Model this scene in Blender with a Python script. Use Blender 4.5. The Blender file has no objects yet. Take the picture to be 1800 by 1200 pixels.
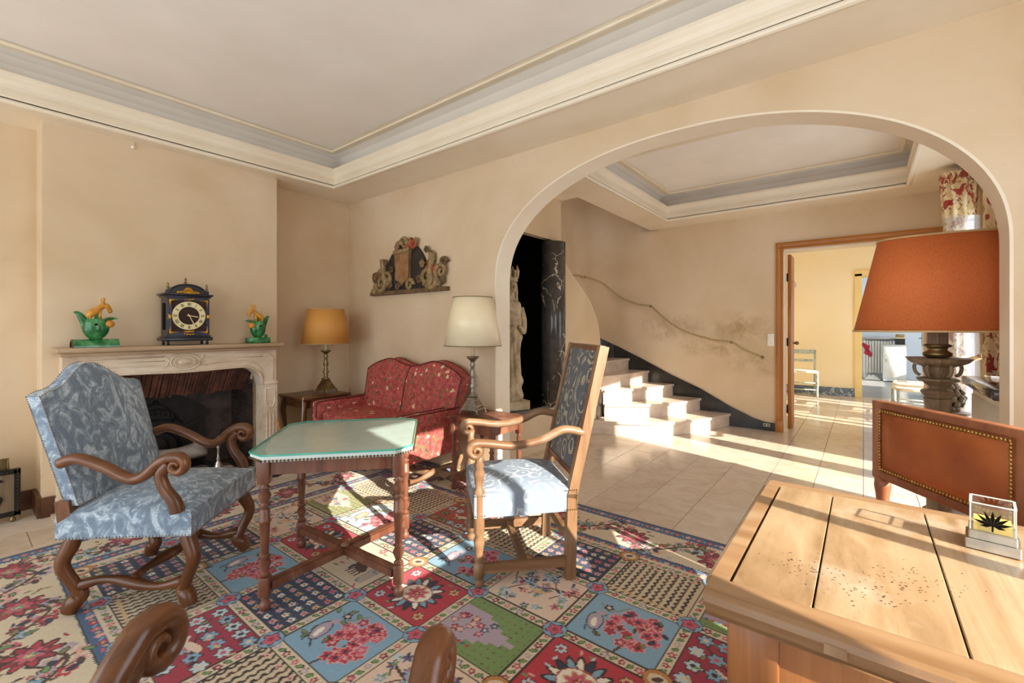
import bpy, bmesh, math, random
import numpy as np
from mathutils import Vector, Matrix, noise as mnoise
random.seed(7)
R = math.radians
SC = bpy.context.scene
COL = SC.collection

# ------------------------------------------------------------------ camera
cam_data = bpy.data.cameras.new('camera')
cam_data.sensor_width = 36.0
cam_data.lens = 36.0 * 785.0 / 1800.0
cam_data.shift_y = -25.0 / 1800.0
cam_data.clip_start = 0.02
cam = bpy.data.objects.new('camera', cam_data)
cam.location = (0, 0, 1.25)
cam.rotation_euler = (R(90), 0, R(38.2))
COL.objects.link(cam)
SC.camera = cam

# ------------------------------------------------------------------ world, sun, exposure
world = bpy.data.worlds.new('world'); SC.world = world
world.use_nodes = True
bg = world.node_tree.nodes['Background']
bg.inputs[0].default_value = (0.80, 0.90, 1.0, 1)
bg.inputs[1].default_value = 6.5
sun_data = bpy.data.lights.new('sun', 'SUN')
sun_data.energy = 21.0
sun_data.angle = R(0.6)
sun_data.color = (1.0, 0.93, 0.80)
sun = bpy.data.objects.new('sun', sun_data)
_el = R(26)
_dir = Vector((-0.970 * math.cos(_el), 0.243 * math.cos(_el), -math.sin(_el)))
sun.rotation_euler = _dir.to_track_quat('-Z', 'Y').to_euler()
sun.location = (6, -1, 5)
COL.objects.link(sun)
SC.view_settings.view_transform = 'Standard'
SC.view_settings.look = 'None'
SC.view_settings.gamma = 1.0
SC.view_settings.use_curve_mapping = False
SC.view_settings.exposure = -0.45
SC.cycles.caustics_reflective = False
SC.cycles.caustics_refractive = False
SC.cycles.max_bounces = 12
SC.cycles.diffuse_bounces = 7
SC.cycles.glossy_bounces = 4
SC.cycles.transparent_max_bounces = 12
SC.cycles.sample_clamp_indirect = 6.0

# sky portals at the window openings (they only guide sky light through the modelled openings)
def portal(loc, rot, sx, sy):
    l = bpy.data.lights.new('window_portal', 'AREA'); l.shape = 'RECTANGLE'; l.size = sx; l.size_y = sy
    l.cycles.is_portal = True
    o = bpy.data.objects.new('window_portal', l); o.location = loc; o.rotation_euler = rot
    COL.objects.link(o)

# ------------------------------------------------------------------ helpers
def srgb(h):
    h = h.lstrip('#'); c = [int(h[i:i + 2], 16) / 255 for i in (0, 2, 4)]
    return tuple((x / 12.92 if x <= 0.04045 else ((x + 0.055) / 1.055) ** 2.4) for x in c)

class MB:
    def __init__(s): s.v = []; s.f = []; s.s = []
    def add(s, vs, fs, smooth=False, M=None):
        b = len(s.v)
        s.v += [tuple(M @ Vector(p)) for p in vs] if M is not None else [tuple(p) for p in vs]
        s.f += [tuple(i + b for i in f) for f in fs]
        s.s += [smooth] * len(fs)
        return s
    def box(s, c, d, rot=None, M=None):
        x, y, z = d[0] / 2, d[1] / 2, d[2] / 2
        vs = [Vector((a * x, b * y, e * z)) for a in (-1, 1) for b in (-1, 1) for e in (-1, 1)]
        if rot is not None: vs = [Matrix.Rotation(rot, 3, 'Z') @ p for p in vs]
        vs = [p + Vector(c) for p in vs]
        return s.add(vs, [(0, 1, 3, 2), (4, 6, 7, 5), (0, 4, 5, 1), (2, 3, 7, 6), (0, 2, 6, 4), (1, 5, 7, 3)], False, M)
    def bar(s, a, b, w, h, up=(0, 0, 1)):
        a, b = Vector(a), Vector(b); t = (b - a).normalized(); u = Vector(up)
        sd = t.cross(u).normalized(); u = sd.cross(t)
        vs = []
        for p in (a, b):
            for i, j in ((-1, -1), (1, -1), (1, 1), (-1, 1)): vs.append(p + sd * w / 2 * i + u * h / 2 * j)
        return s.add(vs, [(3, 2, 1, 0), (4, 5, 6, 7), (0, 1, 5, 4), (1, 2, 6, 5), (2, 3, 7, 6), (3, 0, 4, 7)])
    def rbox(s, c, d, r=0.01, seg=2, rot=None, smooth=True, M=None):
        bm = bmesh.new(); bmesh.ops.create_cube(bm, size=1.0)
        for v in bm.verts: v.co = Vector((v.co.x * d[0], v.co.y * d[1], v.co.z * d[2]))
        bmesh.ops.bevel(bm, geom=bm.edges[:], offset=min(r, min(d) * 0.49), segments=seg, affect='EDGES', profile=0.5)
        vs = [v.co.copy() for v in bm.verts]
        if rot is not None: vs = [Matrix.Rotation(rot, 3, 'Z') @ p for p in vs]
        vs = [p + Vector(c) for p in vs]
        bm.verts.index_update()
        fs = [[v.index for v in f.verts] for f in bm.faces]; bm.free()
        return s.add(vs, fs, smooth, M)
    def lathe(s, prof, n=20, c=(0, 0, 0), smooth=True, M=None, ph=0.0, sx=1.0, sy=1.0):
        vs = []; fs = []; k = len(prof)
        for i in range(n):
            a = 2 * math.pi * i / n + ph
            for r, z in prof: vs.append((c[0] + sx * r * math.cos(a), c[1] + sy * r * math.sin(a), c[2] + z))
        for i in range(n):
            j = (i + 1) % n
            for q in range(k - 1): fs.append((i * k + q, j * k + q, j * k + q + 1, i * k + q + 1))
        fs.append(tuple(i * k for i in range(n))[::-1]); fs.append(tuple(i * k + k - 1 for i in range(n)))
        return s.add(vs, fs, smooth, M)
    def tube(s, path, rad, n=10, ref=None, smooth=True, cap=True, M=None):
        P = [Vector(p) for p in path]; k = len(P)
        T = [(P[min(i + 1, k - 1)] - P[max(i - 1, 0)]).normalized() for i in range(k)]
        if ref is not None: U = Vector(ref)
        else:
            U = Vector((0, 0, 1)) if abs(T[0].z) < 0.9 else Vector((1, 0, 0))
        vs = []; fs = []; prev = None
        for i in range(k):
            if ref is not None: b = Vector(ref)
            else: b = prev if prev is not None else U
            b = (b - T[i] * b.dot(T[i]))
            b = b.normalized() if b.length > 1e-6 else T[i].orthogonal().normalized()
            prev = b; a = T[i].cross(b)
            r = rad[i] if isinstance(rad, list) else rad
            ra, rb = r if isinstance(r, (tuple, list)) else (r, r)
            for j in range(n):
                t = 2 * math.pi * j / n
                vs.append(P[i] + a * ra * math.cos(t) + b * rb * math.sin(t))
        for i in range(k - 1):
            for j in range(n):
                q = (j + 1) % n
                fs.append((i * n + j, i * n + q, (i + 1) * n + q, (i + 1) * n + j))
        if cap:
            fs.append(tuple(range(n))[::-1]); fs.append(tuple((k - 1) * n + j for j in range(n)))
        return s.add(vs, fs, smooth, M)
    def prism(s, poly, axis, a, b, smooth=False, M=None):
        # poly: list of 2-D points; axis 'x','y','z' extrusion from a to b
        def to3(p, t):
            return {'x': (t, p[0], p[1]), 'y': (p[0], t, p[1]), 'z': (p[0], p[1], t)}[axis]
        n = len(poly)
        vs = [to3(p, a) for p in poly] + [to3(p, b) for p in poly]
        fs = [tuple(range(n))[::-1], tuple(range(n, 2 * n))] + [(i, (i + 1) % n, n + (i + 1) % n, n + i) for i in range(n)]
        return s.add(vs, fs, smooth, M)
    def pad(s, c, d, e1=0.35, e2=0.35, nu=28, nv=14, M=None):
        # soft cushion: super-ellipsoid
        def sp(a, e): return math.copysign(abs(a) ** e, a)
        vs = []; fs = []
        for i in range(nv + 1):
            ph = -math.pi / 2 + math.pi * i / nv
            for j in range(nu):
                th = 2 * math.pi * j / nu
                vs.append((c[0] + d[0] / 2 * sp(math.cos(ph), e1) * sp(math.cos(th), e2),
                           c[1] + d[1] / 2 * sp(math.cos(ph), e1) * sp(math.sin(th), e2),
                           c[2] + d[2] / 2 * sp(math.sin(ph), e1)))
        for i in range(nv):
            for j in range(nu):
                q = (j + 1) % nu
                fs.append((i * nu + j, i * nu + q, (i + 1) * nu + q, (i + 1) * nu + j))
        return s.add(vs, fs, True, M)
    def grid(s, fn, nu, nv, smooth=True, closed_u=False, M=None):
        vs = [fn(i / nu, j / nv) for j in range(nv + 1) for i in range(nu + (0 if closed_u else 1))]
        w = nu if closed_u else nu + 1
        fs = []
        for j in range(nv):
            for i in range(nu):
                q = (i + 1) % w
                fs.append((j * w + i, j * w + q, (j + 1) * w + q, (j + 1) * w + i))
        return s.add(vs, fs, smooth, M)
    def ball(s, c, r, n=10, m=7, sc=(1, 1, 1), M=None):
        return s.lathe([(max(r * math.sin(math.pi * i / m), 1e-4), -r * sc[2] * math.cos(math.pi * i / m)) for i in range(m + 1)], n, c, True, M, 0, sc[0], sc[1])
    def nails(s, pts, r=0.005, nrm=None):
        for p in pts:
            x, y, z = p
            s.add([(x - r, y, z), (x + r, y, z), (x, y - r, z), (x, y + r, z), (x, y, z - r), (x, y, z + r)],
                  [(0, 4, 2), (2, 4, 1), (1, 4, 3), (3, 4, 0), (2, 5, 0), (1, 5, 2), (3, 5, 1), (0, 5, 3)], True)
        return s
    def mesh(s, name, mat):
        me = bpy.data.meshes.new(name)
        me.from_pydata(s.v, [], s.f)
        me.polygons.foreach_set('use_smooth', s.s)
        me.materials.append(mat)
        me.update()
        return me
    def obj(s, name, mat, parent=None, label=None, kind=None, fix=True):
        me = s.mesh(name, mat)
        if fix:
            bm = bmesh.new(); bm.from_mesh(me); bmesh.ops.recalc_face_normals(bm, faces=bm.faces); bm.to_mesh(me); bm.free()
        o = bpy.data.objects.new(name, me); COL.objects.link(o)
        if parent is not None: o.parent = parent
        if label: o['label'] = label
        if kind: o['kind'] = kind
        return o

def spl(pts, n=8):
    # Catmull-Rom through tuples of any length
    P = [np.array(p, float) for p in pts]; out = []
    for i in range(len(P) - 1):
        p0 = P[max(i - 1, 0)]; p1 = P[i]; p2 = P[i + 1]; p3 = P[min(i + 2, len(P) - 1)]
        for k in range(n):
            t = k / n
            out.append(0.5 * ((2 * p1) + (-p0 + p2) * t + (2 * p0 - 5 * p1 + 4 * p2 - p3) * t * t + (-p0 + 3 * p1 - 3 * p2 + p3) * t ** 3))
    out.append(P[-1])
    return [tuple(float(x) for x in q) for q in out]

def line_pts(a, b, step):
    a, b = Vector(a), Vector(b); n = max(1, int(round((b - a).length / step)))
    return [tuple(a.lerp(b, i / n)) for i in range(n + 1)]

def thing(name, label, cat, loc=(0, 0, 0), rotz=0, group=None):
    o = bpy.data.objects.new(name, None); COL.objects.link(o)
    o.empty_display_size = 0.1
    o.location = loc; o.rotation_euler = (0, 0, rotz)
    o['label'] = label; o['category'] = cat
    if group: o['group'] = group
    return o
def tag(o, label, cat, group=None):
    o['label'] = label; o['category'] = cat
    if group: o['group'] = group
    return o
def struct(name, mb, mat, label, cat, parent=None):
    o = mb.obj(name, mat, parent)
    o['kind'] = 'structure'; o['label'] = label
    if parent is None: o['category'] = cat
    return o
def facing(x, y): return math.atan2(-x, y)

# ------------------------------------------------------------------ materials
def newmat(name):
    m = bpy.data.materials.new(name); m.use_nodes = True
    nt = m.node_tree; b = nt.nodes['Principled BSDF']
    return m, nt, b
def nd(nt, t, **kw):
    n = nt.nodes.new(t)
    for k, v in kw.items():
        if k.startswith('i_'): n.inputs[k[2:].replace('_', ' ')].default_value = v
        else: setattr(n, k, v)
    return n
def ramp(nt, fac, stops, interp='LINEAR'):
    r = nt.nodes.new('ShaderNodeValToRGB'); r.color_ramp.interpolation = interp
    el = r.color_ramp.elements
    while len(el) < len(stops): el.new(0.5)
    for e, (p, c) in zip(el, stops):
        e.position = p; e.color = tuple(c) + (1,) if len(c) == 3 else c
    nt.links.new(fac, r.inputs[0]); return r.outputs[0]
def coords(nt, scale=(1, 1, 1), rot=(0, 0, 0), src='Object'):
    t = nt.nodes.new('ShaderNodeTexCoord'); mp = nt.nodes.new('ShaderNodeMapping')
    mp.inputs['Scale'].default_value = scale; mp.inputs['Rotation'].default_value = rot
    nt.links.new(t.outputs[src], mp.inputs[0]); return mp.outputs[0]
def noise(nt, vec, scale=5, detail=4, rough=0.5, dist=0.0):
    n = nd(nt, 'ShaderNodeTexNoise'); n.inputs['Scale'].default_value = scale; n.inputs['Detail'].default_value = detail
    n.inputs['Roughness'].default_value = rough; n.inputs['Distortion'].default_value = dist
    nt.links.new(vec, n.inputs['Vector']); return n.outputs['Fac']
def mixc(nt, fac, a, b, mode='MIX'):
    m = nd(nt, 'ShaderNodeMix', data_type='RGBA', blend_type=mode)
    def put(sock, v):
        if hasattr(v, 'links') or isinstance(v, bpy.types.NodeSocket): nt.links.new(v, sock)
        elif isinstance(v, (int, float)): sock.default_value = v
        else: sock.default_value = tuple(v) + (1,) if len(v) == 3 else v
    put(m.inputs[0], fac); put(m.inputs[6], a); put(m.inputs[7], b)
    return m.outputs[2]
def math_n(nt, op, a, b=None, c=None):
    m = nd(nt, 'ShaderNodeMath', operation=op)
    for i, v in enumerate((a, b, c)):
        if v is None: continue
        if isinstance(v, (int, float)): m.inputs[i].default_value = v
        else: nt.links.new(v, m.inputs[i])
    return m.outputs[0]
def bump(nt, b, h, strength=0.2, dist=0.01):
    n = nd(nt, 'ShaderNodeBump'); n.inputs['Strength'].default_value = strength; n.inputs['Distance'].default_value = dist
    nt.links.new(h, n.inputs['Height']); nt.links.new(n.outputs[0], b.inputs['Normal'])
def pm(name, c1, c2=None, scale=6, rough=0.5, metal=0.0, stretch=(1, 1, 1), detail=4, bmp=0.0, bscale=None, dist=0.0, spec=None, lo=0.3, hi=0.7, c3=None):
    m, nt, b = newmat(name)
    b.inputs['Roughness'].default_value = rough; b.inputs['Metallic'].default_value = metal
    if spec is not None: b.inputs['Specular IOR Level'].default_value = spec
    a = srgb(c1)
    if c2 is None: b.inputs['Base Color'].default_value = a + (1,)
    vec = coords(nt, stretch)
    if c2 is not None:
        f = noise(nt, vec, scale, detail, 0.55, dist)
        st = [(lo, a), (hi, srgb(c2))] if c3 is None else [(lo, a), ((lo + hi) / 2, srgb(c3)), (hi, srgb(c2))]
        nt.links.new(ramp(nt, f, st), b.inputs['Base Color'])
    if bmp:
        h = noise(nt, vec, bscale or scale * 4, 5, 0.6)
        bump(nt, b, h, bmp, 0.004)
    return m

MAT = {}
def plaster(name, c1, c2, c3, big=0.9):
    m, nt, b = newmat(name); vec = coords(nt)
    f = noise(nt, vec, big, 5, 0.55, 0.4); g = noise(nt, vec, 7, 6, 0.6)
    base = ramp(nt, f, [(0.30, srgb(c1)), (0.52, srgb(c2)), (0.75, srgb(c3))])
    col = mixc(nt, math_n(nt, 'MULTIPLY', g, 0.22), base, srgb(c1))
    # a few hairline cracks in the old plaster
    v = nd(nt, 'ShaderNodeTexVoronoi', feature='DISTANCE_TO_EDGE'); v.inputs['Scale'].default_value = 0.55
    w = nd(nt, 'ShaderNodeVectorMath', operation='ADD')
    nt.links.new(vec, w.inputs[0])
    nn = nd(nt, 'ShaderNodeTexNoise'); nn.inputs['Scale'].default_value = 1.4; nn.inputs['Detail'].default_value = 6
    nt.links.new(vec, nn.inputs['Vector']); nt.links.new(nn.outputs['Color'], w.inputs[1]); nt.links.new(w.outputs[0], v.inputs['Vector'])
    cr = math_n(nt, 'LESS_THAN', v.outputs['Distance'], 0.0016)
    cr = math_n(nt, 'MULTIPLY', cr, math_n(nt, 'GREATER_THAN', f, 0.60))
    col = mixc(nt, math_n(nt, 'MULTIPLY', cr, 0.12), col, srgb('8a7050'))
    nt.links.new(col, b.inputs['Base Color'])
    b.inputs['Roughness'].default_value = 0.75; b.inputs['Specular IOR Level'].default_value = 0.25
    bump(nt, b, noise(nt, vec, 16, 8, 0.65), 0.12, 0.006)
    return m
MAT['wall'] = plaster('ochre_plaster', 'ccb490', 'dcc7a8', 'e5d4bb')
MAT['yellow_wall'] = plaster('yellow_plaster', 'f0dfb4', 'f5e6c2', 'f6ead0')
MAT['ceiling'] = pm('ceiling_paint', 'ebe5dc', 'f2ede6', 2.0, 0.7, spec=0.2)
MAT['cream'] = pm('cream_paint', 'e9dcc4', 'f0e6d2', 2.5, 0.45, spec=0.4)
MAT['whitewall'] = pm('white_wall', 'd8dde2', 'e2e6ea', 2.0, 0.6)
MAT['yellow_paint'] = pm('yellow_gloss_paint', 'e8cf86', 'eed89a', 3, 0.35)

def tile_mat():
    m, nt, b = newmat('marble_tile')
    info = nd(nt, 'ShaderNodeObjectInfo'); vec = coords(nt)
    off = nd(nt, 'ShaderNodeVectorMath', operation='ADD'); nt.links.new(vec, off.inputs[0])
    cm = nd(nt, 'ShaderNodeCombineXYZ'); r10 = math_n(nt, 'MULTIPLY', info.outputs['Random'], 37.0)
    for i in range(3): nt.links.new(r10, cm.inputs[i])
    nt.links.new(cm.outputs[0], off.inputs[1])
    f = noise(nt, off.outputs[0], 5.5, 7, 0.6, 1.2); g = noise(nt, off.outputs[0], 22, 5, 0.7, 0.5)
    base = ramp(nt, f, [(0.25, srgb('b9a48c')), (0.45, srgb('cebda8')), (0.6, srgb('dacdbc')), (0.8, srgb('c6b39d'))])
    tint = ramp(nt, info.outputs['Random'], [(0, srgb('cfb9a0')), (0.5, srgb('dccfbf')), (1, srgb('c2ae98'))])
    col = mixc(nt, 0.45, base, tint)
    col = mixc(nt, ramp(nt, g, [(0.60, (0, 0, 0)), (0.75, (0.45, 0.45, 0.45))]), col, srgb('a98f72'))
    nt.links.new(col, b.inputs['Base Color'])
    rr = nd(nt, 'ShaderNodeMapRange'); nt.links.new(f, rr.inputs[0]); rr.inputs[3].default_value = 0.10; rr.inputs[4].default_value = 0.26
    nt.links.new(rr.outputs[0], b.inputs['Roughness'])
    bump(nt, b, noise(nt, vec, 2.2, 3), 0.05, 0.01)
    return m
MAT['tile'] = tile_mat()
MAT['grout'] = pm('tile_grout', '97836c', 'a5917a', 8, 0.8)
MAT['kitchen_floor'] = pm('grey_kitchen_floor', '9a9896', 'a8a6a3', 3, 0.25)

def wood(name, c1, c2, c3, axis='z', scale=9.0, rough=0.38, bmp=0.08, worn=None):
    m, nt, b = newmat(name)
    st = {'x': (0.10, 1, 1), 'y': (1, 0.10, 1), 'z': (1, 1, 0.10)}[axis]
    vec = coords(nt, st)
    f = noise(nt, vec, scale, 6, 0.62, 1.3); g = noise(nt, vec, scale * 7, 3, 0.7)
    base = ramp(nt, f, [(0.28, srgb(c1)), (0.5, srgb(c2)), (0.72, srgb(c3))])
    col = mixc(nt, math_n(nt, 'MULTIPLY', ramp(nt, g, [(0.5, (0, 0, 0)), (0.8, (1, 1, 1))]), 0.35), base, srgb(c1))
    if worn:
        v2 = coords(nt); w = noise(nt, v2, 4.0, 5, 0.6)
        col = mixc(nt, ramp(nt, w, [(0.55, (0, 0, 0)), (0.75, (0.8, 0.8, 0.8))]), col, srgb(worn))
    nt.links.new(col, b.inputs['Base Color']); b.inputs['Roughness'].default_value = rough
    bump(nt, b, g, bmp, 0.002)
    return m
MAT['walnut'] = wood('dark_walnut', '43240f', '673d20', '895733', 'y', 8, 0.28)
MAT['walnut_z'] = wood('dark_walnut_upright', '41230f', '643b1f', '845331', 'z', 8, 0.28)
MAT['tablewood'] = wood('reddish_table_wood', '4a2a1c', '6f4330', '8d6048', 'z', 8, 0.36, worn='94705c')
MAT['oak'] = wood('honey_oak', '63442c', '846345', 'a08364', 'z', 8, 0.42, worn='998573')
MAT['oak_y'] = wood('honey_oak_rail', '5c3e28', '7c5a3e', '987a5c', 'y', 8, 0.42, worn='94816f')
MAT['casing'] = wood('door_casing_oak', '8f5524', 'b0702f', 'c4853f', 'z', 7, 0.4)
MAT['casing_x'] = wood('door_casing_oak_head', '8f5524', 'b0702f', 'c4853f', 'x', 7, 0.4)
MAT['desk'] = wood('bleached_walnut_board', '7a5c3c', 'a18462', 'bfa685', 'y', 7, 0.26, worn='c0b2a0')
MAT['deskrail'] = wood('desk_edge_wood', '7c5a3a', '957352', 'ad8f6c', 'x', 7, 0.34, worn='a99884')
MAT['desklegs'] = wood('desk_leg_wood', '7b4a28', '9c6539', 'b57f50', 'z', 7, 0.45)
MAT['chairwood'] = wood('reddish_chair_frame', '6b3b22', '8b5537', 'a06b4a', 'z', 7, 0.42)
MAT['greywood'] = wood('weathered_carved_wood', '5d4c3a', '86735a', 'a59377', 'z', 9, 0.45)
MAT['brownbase'] = wood('dark_skirting_wood', '3d2415', '5a3721', '6b4429', 'y', 7, 0.4)
MAT['paintchair'] = pm('worn_grey_green_paint', '8d9c98', 'b9c2b6', 18, 0.55, lo=0.4, hi=0.6)
MAT['rush'] = pm('pale_rush', 'dccfb2', 'efe6d0', 40, 0.7, stretch=(1, 6, 1))

def limestone():
    m, nt, b = newmat('limestone'); vec = coords(nt, (1, 0.35, 1))
    f = noise(nt, vec, 6, 7, 0.62, 0.8); g = noise(nt, vec, 26, 5, 0.7)
    base = ramp(nt, f, [(0.3, srgb('b9a183')), (0.5, srgb('d9c7ae')), (0.72, srgb('e6d8c4'))])
    col = mixc(nt, ramp(nt, g, [(0.56, (0, 0, 0)), (0.72, (0.5, 0.5, 0.5))]), base, srgb('a68b6c'))
    nt.links.new(col, b.inputs['Base Color']); b.inputs['Roughness'].default_value = 0.55
    bump(nt, b, g, 0.15, 0.003)
    return m
MAT['limestone'] = limestone()
MAT['shelfstone'] = pm('brown_limestone_shelf', 'a4896a', 'c0a687', 7, 0.45, stretch=(1, 0.3, 1), bmp=0.1)
MAT['stair'] = pm('pink_beige_marble_step', 'cdb9a6', 'e4d6c6', 7, 0.2, dist=1.0, detail=6)

def veined(name, base, vein, scale=3.0, width=0.02, rough=0.15, stretch=(1, 1, 1)):
    m, nt, b = newmat(name); vec = coords(nt, stretch)
    nn = nd(nt, 'ShaderNodeTexNoise'); nn.inputs['Scale'].default_value = 4; nn.inputs['Detail'].default_value = 5
    nt.links.new(vec, nn.inputs['Vector'])
    w = nd(nt, 'ShaderNodeVectorMath', operation='MULTIPLY_ADD'); nt.links.new(nn.outputs['Color'], w.inputs[0])
    w.inputs[1].default_value = (0.35, 0.35, 0.35); nt.links.new(vec, w.inputs[2])
    v = nd(nt, 'ShaderNodeTexVoronoi', feature='DISTANCE_TO_EDGE'); v.inputs['Scale'].default_value = scale
    nt.links.new(w.outputs[0], v.inputs['Vector'])
    g = noise(nt, vec, 2.6, 4)
    fac = math_n(nt, 'MULTIPLY', math_n(nt, 'LESS_THAN', v.outputs['Distance'], math_n(nt, 'MULTIPLY', g, width)), math_n(nt, 'GREATER_THAN', g, 0.50))
    c0 = ramp(nt, noise(nt, vec, 12, 5), [(0.3, srgb(base)), (0.8, tuple(x * 1.9 + 0.01 for x in srgb(base)))])
    nt.links.new(mixc(nt, fac, c0, srgb(vein)), b.inputs['Base Color']); b.inputs['Roughness'].default_value = rough
    return m
MAT['blackmarble'] = veined('black_marble', '3a3836', 'cfc2a8', 5.5, 0.022, 0.13, (1, 1, 0.7))
MAT['bluemarble'] = veined('blue_grey_marble', '4d5a66', 'aab4bd', 9, 0.09, 0.2)
MAT['blackskirt'] = pm('black_stair_skirting', '1b1917', '2a2826', 6, 0.22)
MAT['black'] = pm('black_niche_paint', '060505', '0b0a09', 6, 0.7, spec=0.1)
MAT['iron'] = pm('cast_iron', '151311', '262220', 14, 0.5, 0.3, bmp=0.2)
MAT['brick'] = pm('sooty_tile', '3a231b', '7a4e40', 12, 0.6, stretch=(1, 1, 1), detail=3, bmp=0.3)
MAT['brickdark'] = pm('black_sooty_tile', '241d1a', '5c4a42', 10, 0.5, detail=3, bmp=0.3)
MAT['brass'] = pm('aged_brass', '6d5c3d', '9d8a5f', 14, 0.35, 0.85)
MAT['pewter'] = pm('aged_pewter', '6a6252', 'a0978a', 16, 0.35, 0.8)
MAT['silver'] = pm('tarnished_silver', '9a958a', 'c9c5ba', 14, 0.28, 0.85)
MAT['gold'] = pm('gilt_bronze', 'a8741e', 'e2b04a', 22, 0.32, 0.9)
MAT['nail'] = pm('nail_heads', '5a4630', '8d7450', 30, 0.35, 0.85)
MAT['nailsilver'] = pm('pale_nail_heads', '7d746a', 'b3a998', 30, 0.35, 0.8)
MAT['nailgold'] = pm('brass_nail_heads', '9a743a', 'c29d5e', 30, 0.35, 0.85)
MAT['ash'] = pm('ash_grey_log', '6d635a', 'a0968b', 14, 0.9, bmp=0.5, stretch=(1, 0.3, 1))
MAT['white'] = pm('white_plastic', 'e8e2d6', 'efe9dd', 5, 0.4)
MAT['steel'] = pm('steel', 'a8a8a6', 'bcbcba', 6, 0.3, 0.9)
# ================================================================== STRUCTURE
XL, XR, YB, YF = -4.525, 1.05, 2.80, -2.30        # main room
ZS = 2.62                                          # soffit height
AY0, AY1 = 2.80, 2.98                              # arch wall
HX0, HX1, HY = -2.575, 0.77, 6.175                 # hall

# --- floors: slab plus single marble tiles
def tiled_floor(name, x0, x1, y0, y1, label, tw=0.31, tl=0.62, ox=0.0, oy=0.0):
    f = struct(name, MB().box(((x0 + x1) / 2, (y0 + y1) / 2, -0.05), (x1 - x0, y1 - y0, 0.09)), MAT['grout'], label, 'floor')
    cache = {}
    i0 = math.floor((x0 - ox) / tw); i1 = math.ceil((x1 - ox) / tw)
    for i in range(i0, i1):
        sh = 0.0 if i % 2 == 0 else tl / 2
        j0 = math.floor((y0 - oy - sh) / tl); j1 = math.ceil((y1 - oy - sh) / tl)
        for j in range(j0, j1):
            a0 = max(x0, ox + i * tw); a1 = min(x1, ox + (i + 1) * tw)
            b0 = max(y0, oy + sh + j * tl); b1 = min(y1, oy + sh + (j + 1) * tl)
            if a1 - a0 < 0.02 or b1 - b0 < 0.02: continue
            key = (round(a1 - a0, 3), round(b1 - b0, 3))
            if key not in cache:
                w, l = key[0] - 0.0022, key[1] - 0.0022; e = 0.0012
                vs = [(sx * (w / 2), sy * (l / 2), -0.006) for sx, sy in ((-1, -1), (1, -1), (1, 1), (-1, 1))]
                vs += [(sx * (w / 2 - e), sy * (l / 2 - e), 0.0) for sx, sy in ((-1, -1), (1, -1), (1, 1), (-1, 1))]
                cache[key] = MB().add(vs, [(4, 5, 6, 7), (0, 1, 5, 4), (1, 2, 6, 5), (2, 3, 7, 6), (3, 0, 4, 7)]).mesh('floor_tile', MAT['tile'])
            o = bpy.data.objects.new('floor_tile', cache[key]); COL.objects.link(o); o.parent = f
            o.location = ((a0 + a1) / 2, (b0 + b1) / 2, 0.0)
tiled_floor('floor', XL - 0.02, XR, YF, AY1, 'beige marble tiled floor around the patterned rug')
tiled_floor('floor_hall', -3.25, HX1 + 0.3, AY1, HY + 0.1, 'polished beige marble tiles streaked with sun below the stairs', oy=0.0)
tiled_floor('floor_far_room', -2.2, 1.05, HY + 0.1, 10.2, 'beige marble tiled floor beyond the oak doorway', tw=0.31, tl=0.62)
struct('floor_kitchen', MB().box((0.2, 12.2, -0.05), (3.6, 4.0, 0.1)), MAT['kitchen_floor'], 'grey kitchen floor seen beyond the far yellow doorway', 'floor')

# --- main room walls
FB0, FB1, FBZ = 0.575, 1.705, 0.95                # firebox opening
BX = -4.24                                         # chimney breast face
w = MB()
w.box((XL - 0.1, (YF + 0.50) / 2, ZS / 2 + 0.2), (0.2, 0.50 - YF, ZS + 0.4))
w.box((XL - 0.1, (1.80 + YB + 0.18) / 2, ZS / 2 + 0.2), (0.2, YB + 0.18 - 1.80, ZS + 0.4))
w.box((XL - 0.1, 1.15, (1.05 + ZS + 0.4) / 2), (0.2, 1.3, ZS + 0.4 - 1.05))
struct('wall_left', w, MAT['wall'], 'ochre plaster wall on either side of the chimney breast', 'wall')
w = MB()
bc = (BX + XL) / 2
w.box((bc, (0.396 + FB0) / 2, ZS / 2), (BX - XL, FB0 - 0.396, ZS))
w.box((bc, (FB1 + 1.89) / 2, ZS / 2), (BX - XL, 1.89 - FB1, ZS))
w.box((bc, (FB0 + FB1) / 2, (FBZ + ZS) / 2), (BX - XL, FB1 - FB0, ZS - FBZ))
struct('wall_chimney', w, MAT['wall'], 'projecting plaster chimney breast above the stone mantelpiece', 'wall')

# arch wall with its three-centred opening
ax0, ax1, asp, ari, aex = -2.374, 0.492, 1.62, 0.85, 2.2
acx, ahw = (ax0 + ax1) / 2, (ax1 - ax0) / 2
NA = 64
curve = []
for i in range(NA + 1):
    t = math.pi * i / NA
    u = -math.copysign(abs(math.cos(t)) ** (2 / aex), math.cos(t)); v = abs(math.sin(t)) ** (2 / aex)
    curve.append((acx + ahw * u, asp + ari * v))
w = MB()
w.box(((XL - 0.2 + ax0) / 2, (AY0 + AY1) / 2, 1.5), (ax0 - XL + 0.2, AY1 - AY0, 3.04))
w.box(((ax1 + XR + 0.3) / 2, (AY0 + AY1) / 2, 1.5), (XR + 0.3 - ax1, AY1 - AY0, 3.04))
zt = 3.02
vs = []; fs = []
for (x, z) in curve: vs += [(x, AY0, z), (x, AY0, zt), (x, AY1, z), (x, AY1, zt)]
for i in range(NA):
    a, b = 4 * i, 4 * (i + 1)
    fs += [(a, b, b + 1, a + 1), (a + 2, a + 3, b + 3, b + 2), (a + 1, b + 1, b + 3, a + 3)]
w.add(vs, fs)
struct('wall_arch', w, MAT['wall'], 'plaster wall with a wide arched opening into the stair hall', 'wall')
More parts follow.
